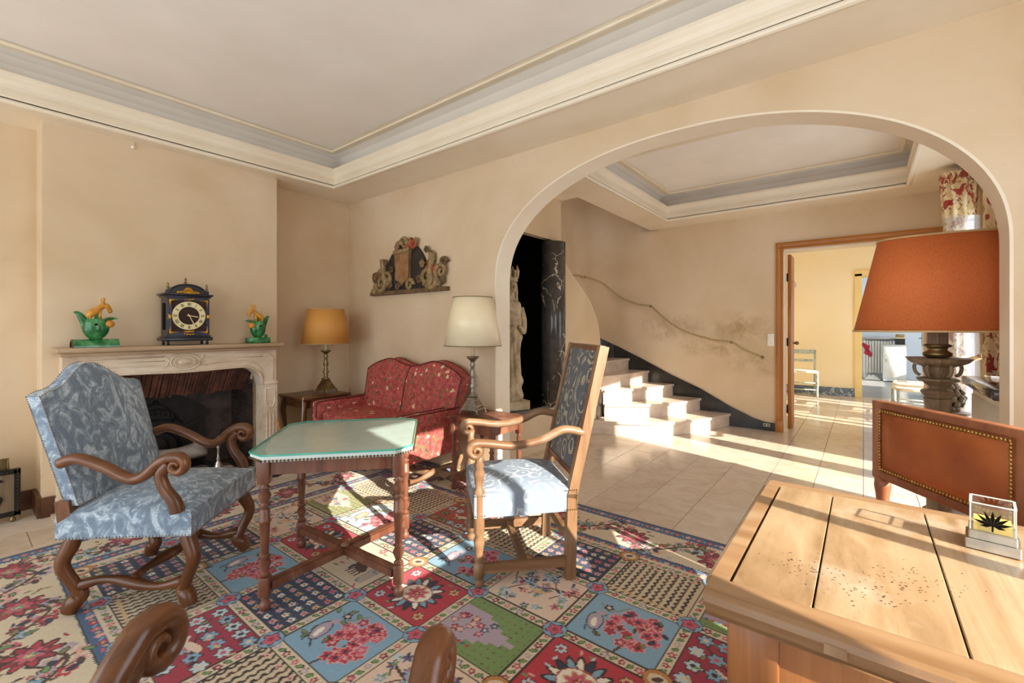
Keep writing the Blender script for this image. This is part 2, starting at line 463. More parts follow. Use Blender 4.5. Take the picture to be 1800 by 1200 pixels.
# smooth pale intrados lining of the arch
prof = [(ax0, -0.0)] + curve + [(ax1, -0.0)]
m = MB(); vs = []; fs = []
for (x, z) in prof:
    dx, dz = acx - x, -max(z - asp, 0) * 1.6; L = math.hypot(dx, dz) or 1
    q = (x + dx / L * 0.004, z + dz / L * 0.004)
    vs += [(q[0], AY0 - 0.0015, q[1]), (q[0], AY1 + 0.0015, q[1])]
for i in range(len(prof) - 1): fs.append((2 * i, 2 * i + 1, 2 * i + 3, 2 * i + 2))
m.add(vs, fs, True)
for y, k in ((AY0 - 0.0015, 0), (AY1 + 0.0015, 1)):
    vr = []; fr2 = []
    for i, (x, z) in enumerate(prof):
        v0 = vs[2 * i + k]; vr += [v0, (2 * x - v0[0] + (x - v0[0]), y, 2 * z - v0[2] + (z - v0[2]))]
    for i in range(len(prof) - 1): fr2.append((2 * i, 2 * i + 1, 2 * i + 3, 2 * i + 2))
    m.add(vr, fr2, False)
struct('trim_arch', m, MAT['cream'], 'smooth cream painted inner face of the arch', 'arch lining')

def holed_wall(axis, pos0, pos1, a0, a1, z0, z1, holes):
    # axis 'x': wall perpendicular to x between pos0,pos1, spanning a0..a1 in y, with holes (h0,h1,hz0,hz1)
    mb = MB()
    def bx(u0, u1, q0, q1):
        if u1 - u0 < 1e-4 or q1 - q0 < 1e-4: return
        if axis == 'x': mb.box(((pos0 + pos1) / 2, (u0 + u1) / 2, (q0 + q1) / 2), (pos1 - pos0, u1 - u0, q1 - q0))
        else: mb.box(((u0 + u1) / 2, (pos0 + pos1) / 2, (q0 + q1) / 2), (u1 - u0, pos1 - pos0, q1 - q0))
    cur = a0
    for h0, h1, q0, q1 in sorted(holes):
        bx(cur, h0, z0, z1); bx(h0, h1, z0, q0); bx(h0, h1, q1, z1); cur = h1
    bx(cur, a1, z0, z1)
    return mb
struct('wall_right', holed_wall('x', XR, XR + 0.16, YF, AY0, 0, 3.0, [(0.56, 2.05, 0.10, 2.36)]), MAT['wall'], 'plaster wall with the garden window beside the desk', 'wall')
struct('wall_front', holed_wall('y', YF - 0.2, YF, XL - 0.2, XR + 0.2, 0, 3.0, [(-4.1, -1.85, 0.12, 2.5), (-1.6, 0.7, 0.12, 2.5)]), MAT['wall'], 'plaster wall opposite the arch with wide windows added for fill light', 'wall')  # openings invented behind the camera to let in ambient sky light

# --- tray ceilings
def tray(idx, outer, rect, extra, label):
    x0, x1, y0, y1 = outer; a0, a1, b0, b1 = rect
    c = MB(); t = 0.06; zc = ZS + t / 2
    c.box(((x0 + a0) / 2, (y0 + y1) / 2, zc), (a0 - x0, y1 - y0, t)); c.box(((a1 + x1) / 2, (y0 + y1) / 2, zc), (x1 - a1, y1 - y0, t))
    c.box(((a0 + a1) / 2, (y0 + b0) / 2, zc), (a1 - a0, b0 - y0, t)); c.box(((a0 + a1) / 2, (b1 + y1) / 2, zc), (a1 - a0, y1 - b1, t))
    for e in extra: c.box(*e)
    o = struct('ceiling' + idx, c, MAT['cream'], label, 'ceiling')
    prof = [(0.03, 2.622), (0.012, 2.612), (-0.004, 2.608), (-0.016, 2.613), (-0.02, 2.624), (-0.014, 2.636), (0.0, 2.642),
            (0.0, 2.648), (-0.004, 2.662), (0.004, 2.69), (0.016, 2.715), (0.018, 2.738), (0.008, 2.762), (-0.006, 2.778), (-0.010, 2.786), (-0.010, 2.806),
            (0.012, 2.806), (0.016, 2.74), (0.17, 2.72), (0.20, 2.78), (0.19, 2.85), (0.15, 2.91), (0.09, 2.945), (0.02, 2.957), (-0.035, 2.957),
            (-0.035, 2.944), (-0.052, 2.944), (-0.052, 2.957), (-0.08, 2.957)]
    def band(p, name, mat, lab):
        mb = MB(); vs = []; fs = []
        for o_, z in p: vs += [(a0 - o_, b0 - o_, z), (a1 + o_, b0 - o_, z), (a1 + o_, b1 + o_, z), (a0 - o_, b1 + o_, z)]
        for i in range(len(p) - 1):
            for k in range(4):
                q = (k + 1) % 4; fs.append((4 * i + k, 4 * i + q, 4 * i + 4 + q, 4 * i + 4 + k))
        mb.add(vs, fs, False)
        ob = struct(name, mb, mat, lab, 'cornice', o)
        return ob
    band(prof[:17], 'cornice', MAT['cream'], 'moulded cream cornice')
    band(prof[16:24], 'light_cove', MAT['ceiling'], 'shadowed recess behind the cornice')
    band(prof[23:], 'ceiling_bead', MAT['cream'], 'thin bead around the ceiling panel')
    struct('ceiling_panel', MB().box(((a0 + a1) / 2, (b0 + b1) / 2, 2.985), (a1 - a0 + 0.5, b1 - b0 + 0.5, 0.05)), MAT['ceiling'], 'flat raised ceiling panel', 'ceiling', o)
    # closing the space above the soffit
    hs = MB()
    for (c_, d_) in (((x0 + 0.01, (y0 + y1) / 2, 2.84), (0.02, y1 - y0, 0.34)), ((x1 - 0.01, (y0 + y1) / 2, 2.84), (0.02, y1 - y0, 0.34)),
                     (((x0 + x1) / 2, y0 + 0.01, 2.84), (x1 - x0, 0.02, 0.34)), (((x0 + x1) / 2, y1 - 0.01, 2.84), (x1 - x0, 0.02, 0.34)),
                     (((x0 + x1) / 2, (y0 + y1) / 2, 3.03), (x1 - x0, y1 - y0, 0.04))): hs.box(c_, d_)
    struct('ceiling_backing', hs, MAT['ceiling'], 'ceiling void', 'ceiling', o)
tray('', (XL, XR, YF, YB), (-4.10, 0.62, -1.87, 2.372), [], 'cream soffit and stepped tray ceiling of the sitting room')
tray('_hall', (-2.37, HX1, AY1, HY), (-1.99, 0.34, 3.40, 5.755), [(((HX0 - 2.37) / 2, (AY1 + 4.13) / 2, ZS + 0.03), (0.206, 4.13 - AY1, 0.06))], 'cream soffit and stepped tray ceiling of the stair hall')
tag(MB().lathe([(0.002, 0), (0.012, 0.0), (0.014, 0.012), (0.006, 0.022), (0.005, 0.05)], 10).obj('ceiling_hook', MAT['white']), 'tiny white hook under the cornice above the clock', 'hook').location = (BX + 0.012, 0.86, 2.565)

# --- hall walls
def stained():
    m = plaster('stained_ochre_plaster', 'ccb490', 'dcc7a8', 'e5d4bb'); nt = m.node_tree; b = nt.nodes['Principled BSDF']
    src = b.inputs['Base Color'].links[0].from_socket; vec = coords(nt); tot = None
    for (x, z, rx, rz) in ((-1.22, 1.24, 0.50, 0.26), (-1.55, 1.0, 0.55, 0.18), (-2.1, 1.25, 0.60, 0.22), (-1.0, 0.80, 0.45, 0.18)):
        mp = nd(nt, 'ShaderNodeMapping'); mp.inputs['Location'].default_value = (-x / rx, 0, -z / rz); mp.inputs['Scale'].default_value = (1 / rx, 0, 1 / rz)
        nt.links.new(vec, mp.inputs[0]); ln = nd(nt, 'ShaderNodeVectorMath', operation='LENGTH'); nt.links.new(mp.outputs[0], ln.inputs[0])
        f = math_n(nt, 'MAXIMUM', math_n(nt, 'SUBTRACT', 1.0, ln.outputs['Value']), 0.0)
        tot = f if tot is None else math_n(nt, 'MAXIMUM', tot, f)
    f = math_n(nt, 'MULTIPLY', math_n(nt, 'MULTIPLY', tot, 0.8), ramp(nt, noise(nt, vec, 4.5, 6, 0.65, 0.8), [(0.40, (0, 0, 0)), (0.66, (1, 1, 1))]))
    nt.links.new(mixc(nt, math_n(nt, 'MINIMUM', f, 0.5), src, srgb('93703f')), b.inputs['Base Color'])
    return m
MAT['stained_wall'] = stained()
NY0, NY1, NZ0, NZ1 = 3.04, 3.97, 0.44, 2.17
w = MB()
w.box((HX0 - 0.06, (AY1 + NY0) / 2, 1.5), (0.12, NY0 - AY1, 3.0)); w.box((HX0 - 0.06, (NY1 + 4.13) / 2, 1.5), (0.12, 4.13 - NY1, 3.0))
w.box((HX0 - 0.06, (NY0 + NY1) / 2, NZ0 / 2 - 0.015), (0.12, NY1 - NY0, NZ0 - 0.03)); w.box((HX0 - 0.06, (NY0 + NY1) / 2, (NZ1 + 3.0) / 2), (0.12, NY1 - NY0, 3.0 - NZ1))
wn = struct('wall_niche', w, MAT['wall'], 'plaster wall holding the black statue niche', 'wall')
n = MB()
n.box((-3.09, 3.505, 1.3), (0.02, 1.0, 1.8)); n.box((-2.87, 3.03, 1.3), (0.44, 0.02, 1.8)); n.box((-2.87, 3.985, 1.3), (0.44, 0.02, 1.8)); n.box((-2.87, 3.505, 2.18), (0.44, 1.0, 0.02))
struct('niche_lining', n, MAT['black'], 'black painted niche lining', 'niche', wn)
struct('niche_sill', MB().box((-2.835, 3.505, 0.425), (0.53, 0.95, 0.035)), MAT['blackskirt'], 'dark polished niche sill', 'sill', wn)
# stairwell outer wall with rounded corner
pth = [(-2.50, HY - 0.002), (-2.80, HY - 0.002)] + [(-2.82 - 0.36 * math.sin(a), HY - 0.362 + 0.36 * math.cos(a)) for a in [R(x) for x in range(0, 91, 6)]] + [(-3.18, 4.02)]
vs = []; fs = []
for (x, y) in pth: vs += [(x, y, 0), (x, y, 4.2)]
for i in range(len(pth) - 1): fs.append((2 * i, 2 * i + 2, 2 * i + 3, 2 * i + 1))
m = MB(); m.add(vs, fs, True)
n0 = len(m.v); m.add([(x - 0.06 if x < -2.81 else x, y + (0.06 if y > 5.82 else 0), z) for (x, y, z) in vs], fs, True)
struct('wall_stairwell', m, MAT['wall'], 'curved ochre plaster wall following the stairs', 'wall')
m = MB(); m.box((-2.84, 4.12, 3.4), (0.55, 0.04, 1.6)); m.box((-2.86, 4.09, 1.3), (0.57, 0.06, 2.6)); m.box((-2.35, 5.15, 3.43), (0.04, 2.06, 1.55)); m.box((-2.85, 5.15, 4.2), (1.1, 2.2, 0.04)); m.box((-2.5, HY + 0.03, 3.4), (0.5, 0.06, 1.6))
struct('wall_stairhead', m, MAT['wall'], 'plaster walls closing the top of the stairwell', 'wall')
# back wall with the doorway
DX0, DX1, DZ = -0.752, 0.612, 2.165
struct('wall_back', holed_wall('y', HY, HY + 0.2, -2.62, HX1 + 0.3, 0, 3.0, [(DX0, DX1, 0.0, DZ)]), MAT['stained_wall'], 'ochre plaster hall wall with rope handrail and oak doorway', 'wall')
struct('wall_hall_right', holed_wall('x', HX1, HX1 + 0.14, AY1, HY, 0, 3.0, [(4.00, 5.20, 0.06, 2.24)]), MAT['wall'], 'hall window wall behind the printed curtains', 'wall')

# --- windows: frames with separate stiles and panes
def pane_mat():
    m, nt, b = newmat('window_glass')
    t = nd(nt, 'ShaderNodeBsdfTransparent'); g = nd(nt, 'ShaderNodeBsdfGlossy'); g.inputs['Roughness'].default_value = 0.02
    mx = nd(nt, 'ShaderNodeMixShader'); mx.inputs[0].default_value = 0.06
    nt.links.new(t.outputs[0], mx.inputs[1]); nt.links.new(g.outputs[0], mx.inputs[2])
    nt.links.new(mx.outputs[0], nt.nodes['Material Output'].inputs['Surface'])
    return m
MAT['pane'] = pane_mat()
def window(name, axis, pos, a0, a1, z0, z1, bars, hbars, label, bw=0.05):
    r = bpy.data.objects.new(name, None); COL.objects.link(r); r['kind'] = 'structure'; r['label'] = label; r['category'] = 'window'
    def bx(u0, u1, q0, q1, th, nm, mat):
        c = ((pos, (u0 + u1) / 2, (q0 + q1) / 2), (th, u1 - u0, q1 - q0)) if axis == 'x' else (((u0 + u1) / 2, pos, (q0 + q1) / 2), (u1 - u0, th, q1 - q0))
        MB().box(*c).obj(nm, mat, r)
    bx(a0, a0 + bw, z0, z1, 0.06, 'window_stile', MAT['white']); bx(a1 - bw, a1, z0, z1, 0.06, 'window_stile', MAT['white'])
    bx(a0, a1, z0, z0 + bw, 0.06, 'window_rail', MAT['white']); bx(a0, a1, z1 - bw, z1, 0.06, 'window_rail', MAT['white'])
    ed = [a0 + bw]
    for c_, wd in bars:
        bx(c_ - wd / 2, c_ + wd / 2, z0 + bw, z1 - bw, 0.05, 'window_stile', MAT['white']); ed += [c_ - wd / 2, c_ + wd / 2]
    ed.append(a1 - bw)
    for c_, wd in hbars: bx(a0 + bw, a1 - bw, c_ - wd / 2, c_ + wd / 2, 0.03, 'glazing_bar', MAT['white'])
    for i in range(0, len(ed), 2): bx(ed[i], ed[i + 1], z0 + bw, z1 - bw, 0.004, 'pane', MAT['pane'])
window('window_1', 'x', XR + 0.05, 0.56, 2.05, 0.10, 2.36, [(1.11, 0.05), (1.58, 0.03)], [], 'white French window beside the desk', 0.04)
window('window_2', 'x', HX1 + 0.06, 4.00, 5.20, 0.06, 2.24, [(4.69, 0.25)], [], 'white casement window of the stair hall', 0.03)
window('fill_window_3', 'y', YF - 0.1, -4.1, -1.85, 0.12, 2.5, [(-2.97, 0.06)], [], 'tall unseen window added for sky fill behind the chairs')  # unseen window, added behind the camera for ambient fill
window('fill_window_4', 'y', YF - 0.1, -1.6, 0.7, 0.12, 2.5, [(-0.45, 0.06)], [], 'tall unseen window added for sky fill behind the desk')  # its neighbour, likewise unseen and added for ambient fill
portal((XR + 0.2, 1.305, 1.23), (0, R(90), 0), 2.26, 1.49)
portal((HX1 + 0.2, 4.6, 1.15), (0, R(90), 0), 2.18, 1.2)
portal((-1.7, YF - 0.25, 1.31), (R(90), 0, 0), 4.9, 2.4)

# --- far room and kitchen
struct('wall_far_room', holed_wall('y', 10.10, 10.25, -2.2, 1.05, 0, 2.75, [(-0.02, 0.86, 0.0, 2.16)]), MAT['yellow_wall'], 'pale yellow wall of the far room with a doorway', 'wall')
struct('wall_far_left', MB().box((-2.25, 8.32, 1.4), (0.1, 3.86, 2.8)), MAT['yellow_wall'], 'pale yellow side wall of the far room', 'wall')
struct('wall_far_right', holed_wall('x', 1.05, 1.19, HY + 0.2, 10.25, 0, 2.75, [(6.55, 7.55, 0.05, 2.3), (7.95, 9.2, 0.05, 2.3)]), MAT['yellow_wall'], 'pale yellow window wall of the far room', 'wall')
struct('ceiling_far_room', MB().box((-0.6, 8.2, 2.72), (3.5, 4.2, 0.1)), MAT['ceiling'], 'plain ceiling of the far room', 'ceiling')
struct('baseboard_far', MB().box((-1.16, 10.088, 0.075), (2.12, 0.025, 0.15)), MAT['bluemarble'], 'veined blue grey marble skirting in the far room', 'skirting')
window('window_5', 'x', 1.13, 6.55, 7.55, 0.05, 2.3, [(6.8, 0.06), (7.05, 0.10), (7.3, 0.06)], [], 'slatted window of the far room nearest the doorway', 0.04)
window('window_6', 'x', 1.13, 7.95, 9.2, 0.05, 2.3, [(8.2, 0.05), (8.58, 0.1), (8.9, 0.06)], [], 'second slatted window of the far room', 0.04)
portal((1.3, 7.9, 1.15), (0, R(90), 0), 2.3, 2.8)
c = MB()
c.box((-0.07, 10.085, 1.1), (0.10, 0.05, 2.2)); c.box((0.91, 10.085, 1.1), (0.10, 0.05, 2.2)); c.box((0.42, 10.085, 2.21), (1.08, 0.05, 0.10))
c.box((-0.03, 10.175, 1.08), (0.02, 0.16, 2.16)); c.box((0.87, 10.175, 1.08), (0.02, 0.16, 2.16)); c.box((0.42, 10.175, 2.15), (0.9, 0.16, 0.02))
struct('door_2', c, MAT['yellow_paint'], 'yellow painted casing of the kitchen doorway', 'door frame')
k = MB()
k.box((0.2, 14.25, 1.4), (3.6, 0.1, 2.8)); k.box((-1.5, 12.2, 1.4), (0.1, 4.1, 2.8)); k.box((2.0, 11.0, 1.4), (0.1, 1.5, 2.8)); k.box((2.0, 13.7, 1.4), (0.1, 1.1, 2.8)); k.box((2.0, 12.45, 2.55), (0.1, 1.5, 0.5)); k.box((2.0, 12.45, 0.4), (0.1, 1.5, 0.8))  # unseen window opening on the right side, added to light the kitchen
struct('wall_kitchen', k, MAT['whitewall'], 'bluish white kitchen walls beyond the far doorway', 'wall')
struct('ceiling_kitchen', MB().box((0.2, 12.2, 2.8), (3.6, 4.2, 0.1)), MAT['whitewall'], 'white kitchen ceiling', 'ceiling')
portal((2.1, 12.45, 1.55), (0, R(90), 0), 1.5, 1.5)
# dark skirting at the chimney breast and left wall
b = MB(); b.box((XL + 0.012, -0.95, 0.065), (0.024, 2.68, 0.13)); b.box((XL + 0.012, 2.33, 0.065), (0.024, 0.86, 0.13))
struct('baseboard_left', b, MAT['brownbase'], 'dark brown wooden skirting along the left wall', 'skirting')
b = MB(); b.box(((BX + XL) / 2 + 0.01, 0.384, 0.065), (BX - XL, 0.024, 0.13)); b.box((BX + 0.012, 0.42, 0.065), (0.024, 0.06, 0.13))
struct('baseboard_chimney', b, MAT['brownbase'], 'dark brown skirting wrapping the chimney breast corner', 'skirting')
# ================================================================== FIREPLACE WALL
fp = thing('fireplace', 'carved pale limestone fireplace with dark tiled firebox', 'fireplace', (BX, 1.143, 0))
MB().rbox((0.115, 0, 1.098), (0.25, 1.42, 0.034), 0.012, 3).rbox((0.105, 0, 1.07), (0.20, 1.38, 0.026), 0.010, 2).obj('shelf', MAT['shelfstone'], fp)
def zin(y):          # serpentine lower edge of the lintel
    a = abs(y)
    base = 0.900 + 0.010 * (0.5 - 0.5 * math.cos(min(a, 0.40) / 0.40 * math.pi))
    if a > 0.40:
        t = min((a - 0.40) / 0.165, 1.0); base = 0.745 + 0.165 * math.sqrt(max(0.0, 1 - t * t))
    return base
ys = [-0.565 + 1.13 * i / 60 for i in range(61)]
m = MB(); vs = []; fs = []
for y in ys: vs += [(0.0, y, zin(y)), (0.155, y, zin(y)), (0.0, y, 1.06), (0.155, y, 1.06)]
for i in range(60):
    a, b = 4 * i, 4 * i + 4
    fs += [(a + 1, b + 1, b + 3, a + 3), (a, a + 1, b + 1, b), (a, a + 2, b + 2, b)]
m.add(vs, fs)
for sg in (-1, 1): m.box((0.0775, sg * 0.6175, 0.9), (0.155, 0.105, 0.32))
m.obj('lintel', MAT['limestone'], fp)
# mouldings following the opening, framed panels and the oval boss
m = MB()
m.tube([(0.155, y, zin(y) + 0.010) for y in ys], (0.010, 0.012), 8)
m.tube([(0.157, y, zin(y) + 0.055 + 0.02 * abs(y)) for y in ys if abs(y) > 0.13], 0.006, 6)
for sg in (-1, 1):
    L = [(0.157, sg * 0.13, 1.03), (0.157, sg * 0.60, 1.03), (0.157, sg * 0.645, 0.985), (0.157, sg * 0.645, 0.80)]
    m.tube(L, 0.006, 6); m.tube([(0.157, sg * 0.13, 1.0), (0.157, sg * 0.56, 1.0)], 0.004, 6)
    m.tube([(0.157, sg * 0.13, 1.03), (0.157, sg * 0.10, 1.0), (0.157, sg * 0.115, 0.97), (0.157, sg * 0.14, 0.95)], 0.006, 6)
m.obj('moulding', MAT['limestone'], fp)
m = MB()
for ry, rz, r in ((0.095, 0.058, 0.008), (0.068, 0.040, 0.006)):
    m.tube([(0.158, ry * math.cos(t), 0.985 + rz * math.sin(t)) for t in [2 * math.pi * i / 28 for i in range(29)]], r, 6)
m.ball((0.157, 0, 0.985), 0.034, 16, 8, (0.35, 1.35, 0.75))
m.obj('oval_boss', MAT['limestone'], fp)
for sg in (-1, 1):
    j = MB(); yc = sg * 0.625
    j.box((0.075, yc, 0.38), (0.15, 0.118, 0.76)); j.rbox((0.08, yc, 0.765), (0.17, 0.13, 0.03), 0.008); j.rbox((0.08, yc, 0.06), (0.17, 0.13, 0.12), 0.008)
    jo = j.obj('jamb', MAT['limestone'], fp)
    q = MB()
    q.tube([(0.152, yc - 0.04, 0.72), (0.152, yc + 0.04, 0.72), (0.152, yc + 0.04, 0.60), (0.152, yc + 0.02, 0.555), (0.152, yc, 0.545), (0.152, yc - 0.02, 0.555), (0.152, yc - 0.04, 0.60), (0.152, yc - 0.04, 0.72)], 0.005, 6)
    for k in (-1, 0, 1): q.rbox((0.150, yc + k * 0.028, 0.32), (0.012, 0.016, 0.36), 0.005)
    q.obj('carved_panel', MAT['limestone'], jo)
MB().box((0.19, 0, 0.008), (0.46, 1.42, 0.016)).obj('hearth_slab', MAT['limestone'], fp)
fb = MB(); hw = (FB1 - FB0) / 2
fb.box((-0.245, 0, 0.004), (0.49, 2 * hw, 0.02)); fb.box((-0.50, 0, 0.5), (0.03, 2 * hw + 0.1, 1.05))
for sg in (-1, 1): fb.box((-0.25, sg * (hw + 0.02), 0.5), (0.50, 0.03, 1.05))
fb.box((-0.25, 0, 1.02), (0.52, 2 * hw + 0.1, 0.03))
fb.obj('firebox', MAT['brickdark'], fp)
rnd = random.Random(3)
t1 = MB(); n = 52                                  # upright tiles of the sloping hood
for i in range(n):
    y = -hw + 0.012 + (2 * hw - 0.024) * i / (n - 1); dx = rnd.uniform(-0.006, 0.006)
    t1.bar((-0.02 + dx, y, 0.95), (-0.20 + dx, y + rnd.uniform(-0.004, 0.004), 0.70 + rnd.uniform(-0.012, 0.008)), 0.0175, 0.03, (1, 0, 0.6))
t1.obj('hood_tiles', MAT['brick'], fp, kind='stuff')
t2 = MB()
for sg in (-1, 1):
    for k in range(36):
        z = 0.025 + k * 0.0215
        t2.box((-0.245 + rnd.uniform(-0.01, 0.01), sg * (hw - 0.004 - rnd.uniform(0, 0.008)), z), (0.47, 0.024, 0.0155))
t2.obj('side_tiles', MAT['brickdark'], fp, kind='stuff')
for sg in (-1, 1): MB().box((-0.01, sg * (hw - 0.008), 0.42), (0.03, 0.018, 0.80)).obj('iron_edge', MAT['greywood'], fp)
# cast iron fireback
fk = thing('fireback', 'black cast iron fireback with a raised crown and sprigs', 'fireback', (BX - 0.46, 1.10, 0.014))
MB().prism([(-0.36, 0), (0.36, 0), (0.36, 0.52), (0.26, 0.60), (0.10, 0.66), (-0.10, 0.66), (-0.26, 0.60), (-0.36, 0.52)], 'x', -0.015, 0.012).obj('plate', MAT['iron'], fk)
m = MB()
for ry, zc, rz in ((0.16, 0.42, 0.12), (0.19, 0.40, 0.05), (0.12, 0.42, 0.17)):
    m.tube([(0.02, ry * math.cos(t), zc + rz * math.sin(t)) for t in [math.pi * i / 16 for i in range(17)]], 0.008, 6)
for k in range(9): m.ball((0.018, -0.14 + 0.035 * k, 0.455 + 0.05 * math.sin(math.pi * k / 8)), 0.011, 8, 5)
m.ball((0.02, 0, 0.60), 0.02, 8, 6)
m.tube([(0.02, 0.17 * math.cos(t), 0.20 + 0.16 * math.sin(t)) for t in [2 * math.pi * i / 24 for i in range(25)]], 0.012, 6)
m.ball((0.012, 0, 0.20), 0.10, 14, 8, (0.15, 1, 1.1))
m.obj('crown_relief', MAT['iron'], fk)
for sg in (-1, 1):
    m = MB()
    for k in range(7):
        z0 = 0.08 + 0.05 * k
        m.tube(spl([(0.018, sg * 0.20, z0), (0.02, sg * (0.25 + 0.01 * k), z0 + 0.05), (0.02, sg * (0.30), z0 + 0.04)], 5), 0.006, 5)
    m.obj('sprig', MAT['iron'], fk)
# logs and ash
def log(name, a, b, r, label):
    a, b = Vector(a), Vector(b); n_ = 10; pts = []; rr = []
    for i in range(n_ + 1):
        t = i / n_; p = a.lerp(b, t); pts.append((p.x, p.y, p.z + 0.008 * math.sin(t * 7))); rr.append(r * (1 + 0.12 * math.sin(5 * t + a.y * 9)))
    o = MB().tube(pts, rr, 12).obj(name, MAT['ash'])
    return tag(o, label, 'log')
log('firewood_log', (-4.38, 0.90, 0.20), (-4.24, 1.32, 0.27), 0.062, 'pale ash grey log slanting across the andirons')
log('firewood_log', (-4.56, 0.82, 0.16), (-4.55, 1.42, 0.17), 0.058, 'darker grey log lying behind at the fireback')
ah = MB()
ah.grid(lambda u, v: (-4.60 + 0.42 * v, 0.70 + 0.90 * u, 0.014 + 0.10 * math.sin(math.pi * u) * math.sin(math.pi * v) * (0.75 + 0.5 * mnoise.noise(Vector((u * 7, v * 7, 1))))), 24, 14)
o = ah.obj('ash_heap', MAT['ash']); o['kind'] = 'stuff'; tag(o, 'heap of grey ash on the firebox floor', 'ash')
# andirons
def andiron(x, y, label):
    a = thing('andiron', label, 'andiron', (x, y, 0.015), 0, 'andirons in the fireplace')
    MB().lathe([(0.001, 0.05), (0.012, 0.05), (0.030, 0.08), (0.034, 0.11), (0.022, 0.15), (0.010, 0.17), (0.016, 0.18), (0.008, 0.20), (0.007, 0.26), (0.014, 0.275), (0.007, 0.29), (0.012, 0.32), (0.006, 0.345), (0.008, 0.355), (0.001, 0.37)], 12).obj('baluster', MAT['silver'], a)
    for sg in (-1, 1):
        MB().tube(spl([(0, 0, 0.10), (0.01, sg * 0.05, 0.11), (0.01, sg * 0.095, 0.10), (0.01, sg * 0.10, 0.05), (0.01, sg * 0.06, 0.02), (0.01, sg * 0.085, 0.006)], 5), 0.007, 7).obj('foot', MAT['silver'], a)
    MB().bar((-0.02, 0, 0.10), (-0.36, 0, 0.10), 0.02, 0.025).bar((-0.35, 0, 0.0), (-0.35, 0, 0.10), 0.02, 0.02, (1, 0, 0)).obj('log_bar', MAT['iron'], a)
    return a
andiron(-4.06, 1.355, 'polished andiron with a finial, nearest the right jamb')
andiron(-4.06, 0.955, 'polished andiron half hidden behind the blue armchair arm')
pk = thing('fire_poker', 'iron poker with a wooden handle against the right fireplace jamb', 'poker', (-3.98, 1.80, 0.016))
MB().tube([(0.06, 0.03, 0.0), (0.02, 0.0, 0.30)], 0.005, 6).obj('rod', MAT['iron'], pk)
MB().lathe([(0.001, 0), (0.008, 0.005), (0.012, 0.05), (0.009, 0.10), (0.012, 0.13), (0.001, 0.14)], 10, M=Matrix.Translation((0.02, 0, 0.295)) @ Matrix.Rotation(R(-10), 4, 'Y') @ Matrix.Rotation(R(8), 4, 'X')).obj('handle', MAT['casing'], pk)
be = thing('bellows', 'small dark fire bellows lying on the stone hearth', 'bellows', (-3.86, 1.66, 0.017), R(70))
MB().prism([(0.10, 0), (0.06, 0.045), (-0.03, 0.055), (-0.09, 0.03), (-0.09, -0.03), (-0.03, -0.055), (0.06, -0.045)], 'z', 0, 0.03).obj('body', MAT['iron'], be)
MB().tube([(0.10, 0, 0.015), (0.16, 0, 0.012)], 0.008, 8).obj('nozzle', MAT['brass'], be)

# framed metal fire screen at the left
sc = thing('fire_screen', 'dark framed fire screen with scroll emblem left of chimney breast', 'fire screen', (-4.30, 0.09, 0))
m = MB(); W, H0, H1 = 0.215, 0.045, 0.335
for sg in (-1, 1): m.bar((0, sg * (W - 0.014), H0), (0, sg * (W - 0.014), H1), 0.028, 0.035, (1, 0, 0))
m.bar((0, -W, H1 - 0.01), (0, W, H1 - 0.01), 0.035, 0.028); m.bar((0, -W, H0 + 0.01), (0, W, H0 + 0.01), 0.035, 0.028)
m.obj('frame', MAT['iron'], sc)
MB().box((0, 0, 0.19), (0.012, 0.39, 0.25)).obj('panel', MAT['greywood'], sc)
for yc in (-0.10, 0.09):
    MB().tube(spl([(0.012, yc + 0.045, 0.27), (0.014, yc, 0.285), (0.014, yc - 0.035, 0.25), (0.014, yc, 0.20), (0.014, yc + 0.04, 0.16), (0.014, yc + 0.01, 0.115), (0.012, yc - 0.04, 0.13)], 6), 0.008, 6).obj('scroll_emblem', MAT['iron'], sc)
n_ = MB(); n_.nails(line_pts((0.018, -W + 0.014, H1 - 0.01), (0.018, W - 0.014, H1 - 0.01), 0.022) + line_pts((0.018, W - 0.014, H0), (0.018, W - 0.014, H1), 0.022), 0.005); n_.obj('nail_trim', MAT['nail'], sc, kind='stuff')
for sg in (-1, 1): MB().lathe([(0.001, 0), (0.014, 0.006), (0.016, 0.02), (0.008, 0.032), (0.008, 0.05)], 10, (0, sg * 0.18, 0)).obj('foot', MAT['brass'], sc)
t = MB()
t.tube([(-0.02, -0.20, 0.32), (-0.02, -0.20, 0.405), (-0.02, 0.165, 0.405), (-0.02, 0.165, 0.32)], 0.005, 6, smooth=False); t.box((-0.024, -0.02, 0.365), (0.003, 0.36, 0.08))
t.obj('wire_guard', MAT['brass'], sc)

# ------------------------------------------------------------------ mantel clock
ZM = 1.1155
def stroke(mb, x, c, ang, pts, th):
    # pts: list of 2-D segments in numeral space (u right, v outward) rotated about the dial axis (+x)
    for (u0, v0, u1, v1) in pts:
        def P(u, v):
            ca, sa = math.cos(ang), math.sin(ang)
            return (x, c[0] + u * ca + v * sa, c[1] - u * sa + v * ca)
        mb.bar(P(u0, v0), P(u1, v1), th, 0.0012, (1, 0, 0))
ck = thing('mantel_clock', 'black arched bracket clock with gilt mounts and ivory dial', 'clock', (-4.10, 1.147, ZM))
DXc, DYc = 0.15, 0.268
m = MB()
m.rbox((0, 0, 0.045), (DXc + 0.035, DYc + 0.045, 0.026), 0.006); m.rbox((0, 0, 0.064), (DXc + 0.015, DYc + 0.02, 0.014), 0.004)
m.box((0, 0, 0.215), (DXc, DYc, 0.29))
m.rbox((0, 0, 0.366), (DXc + 0.02, DYc + 0.025, 0.014), 0.004); m.rbox((0, 0, 0.380), (DXc + 0.04, DYc + 0.05, 0.014), 0.005)
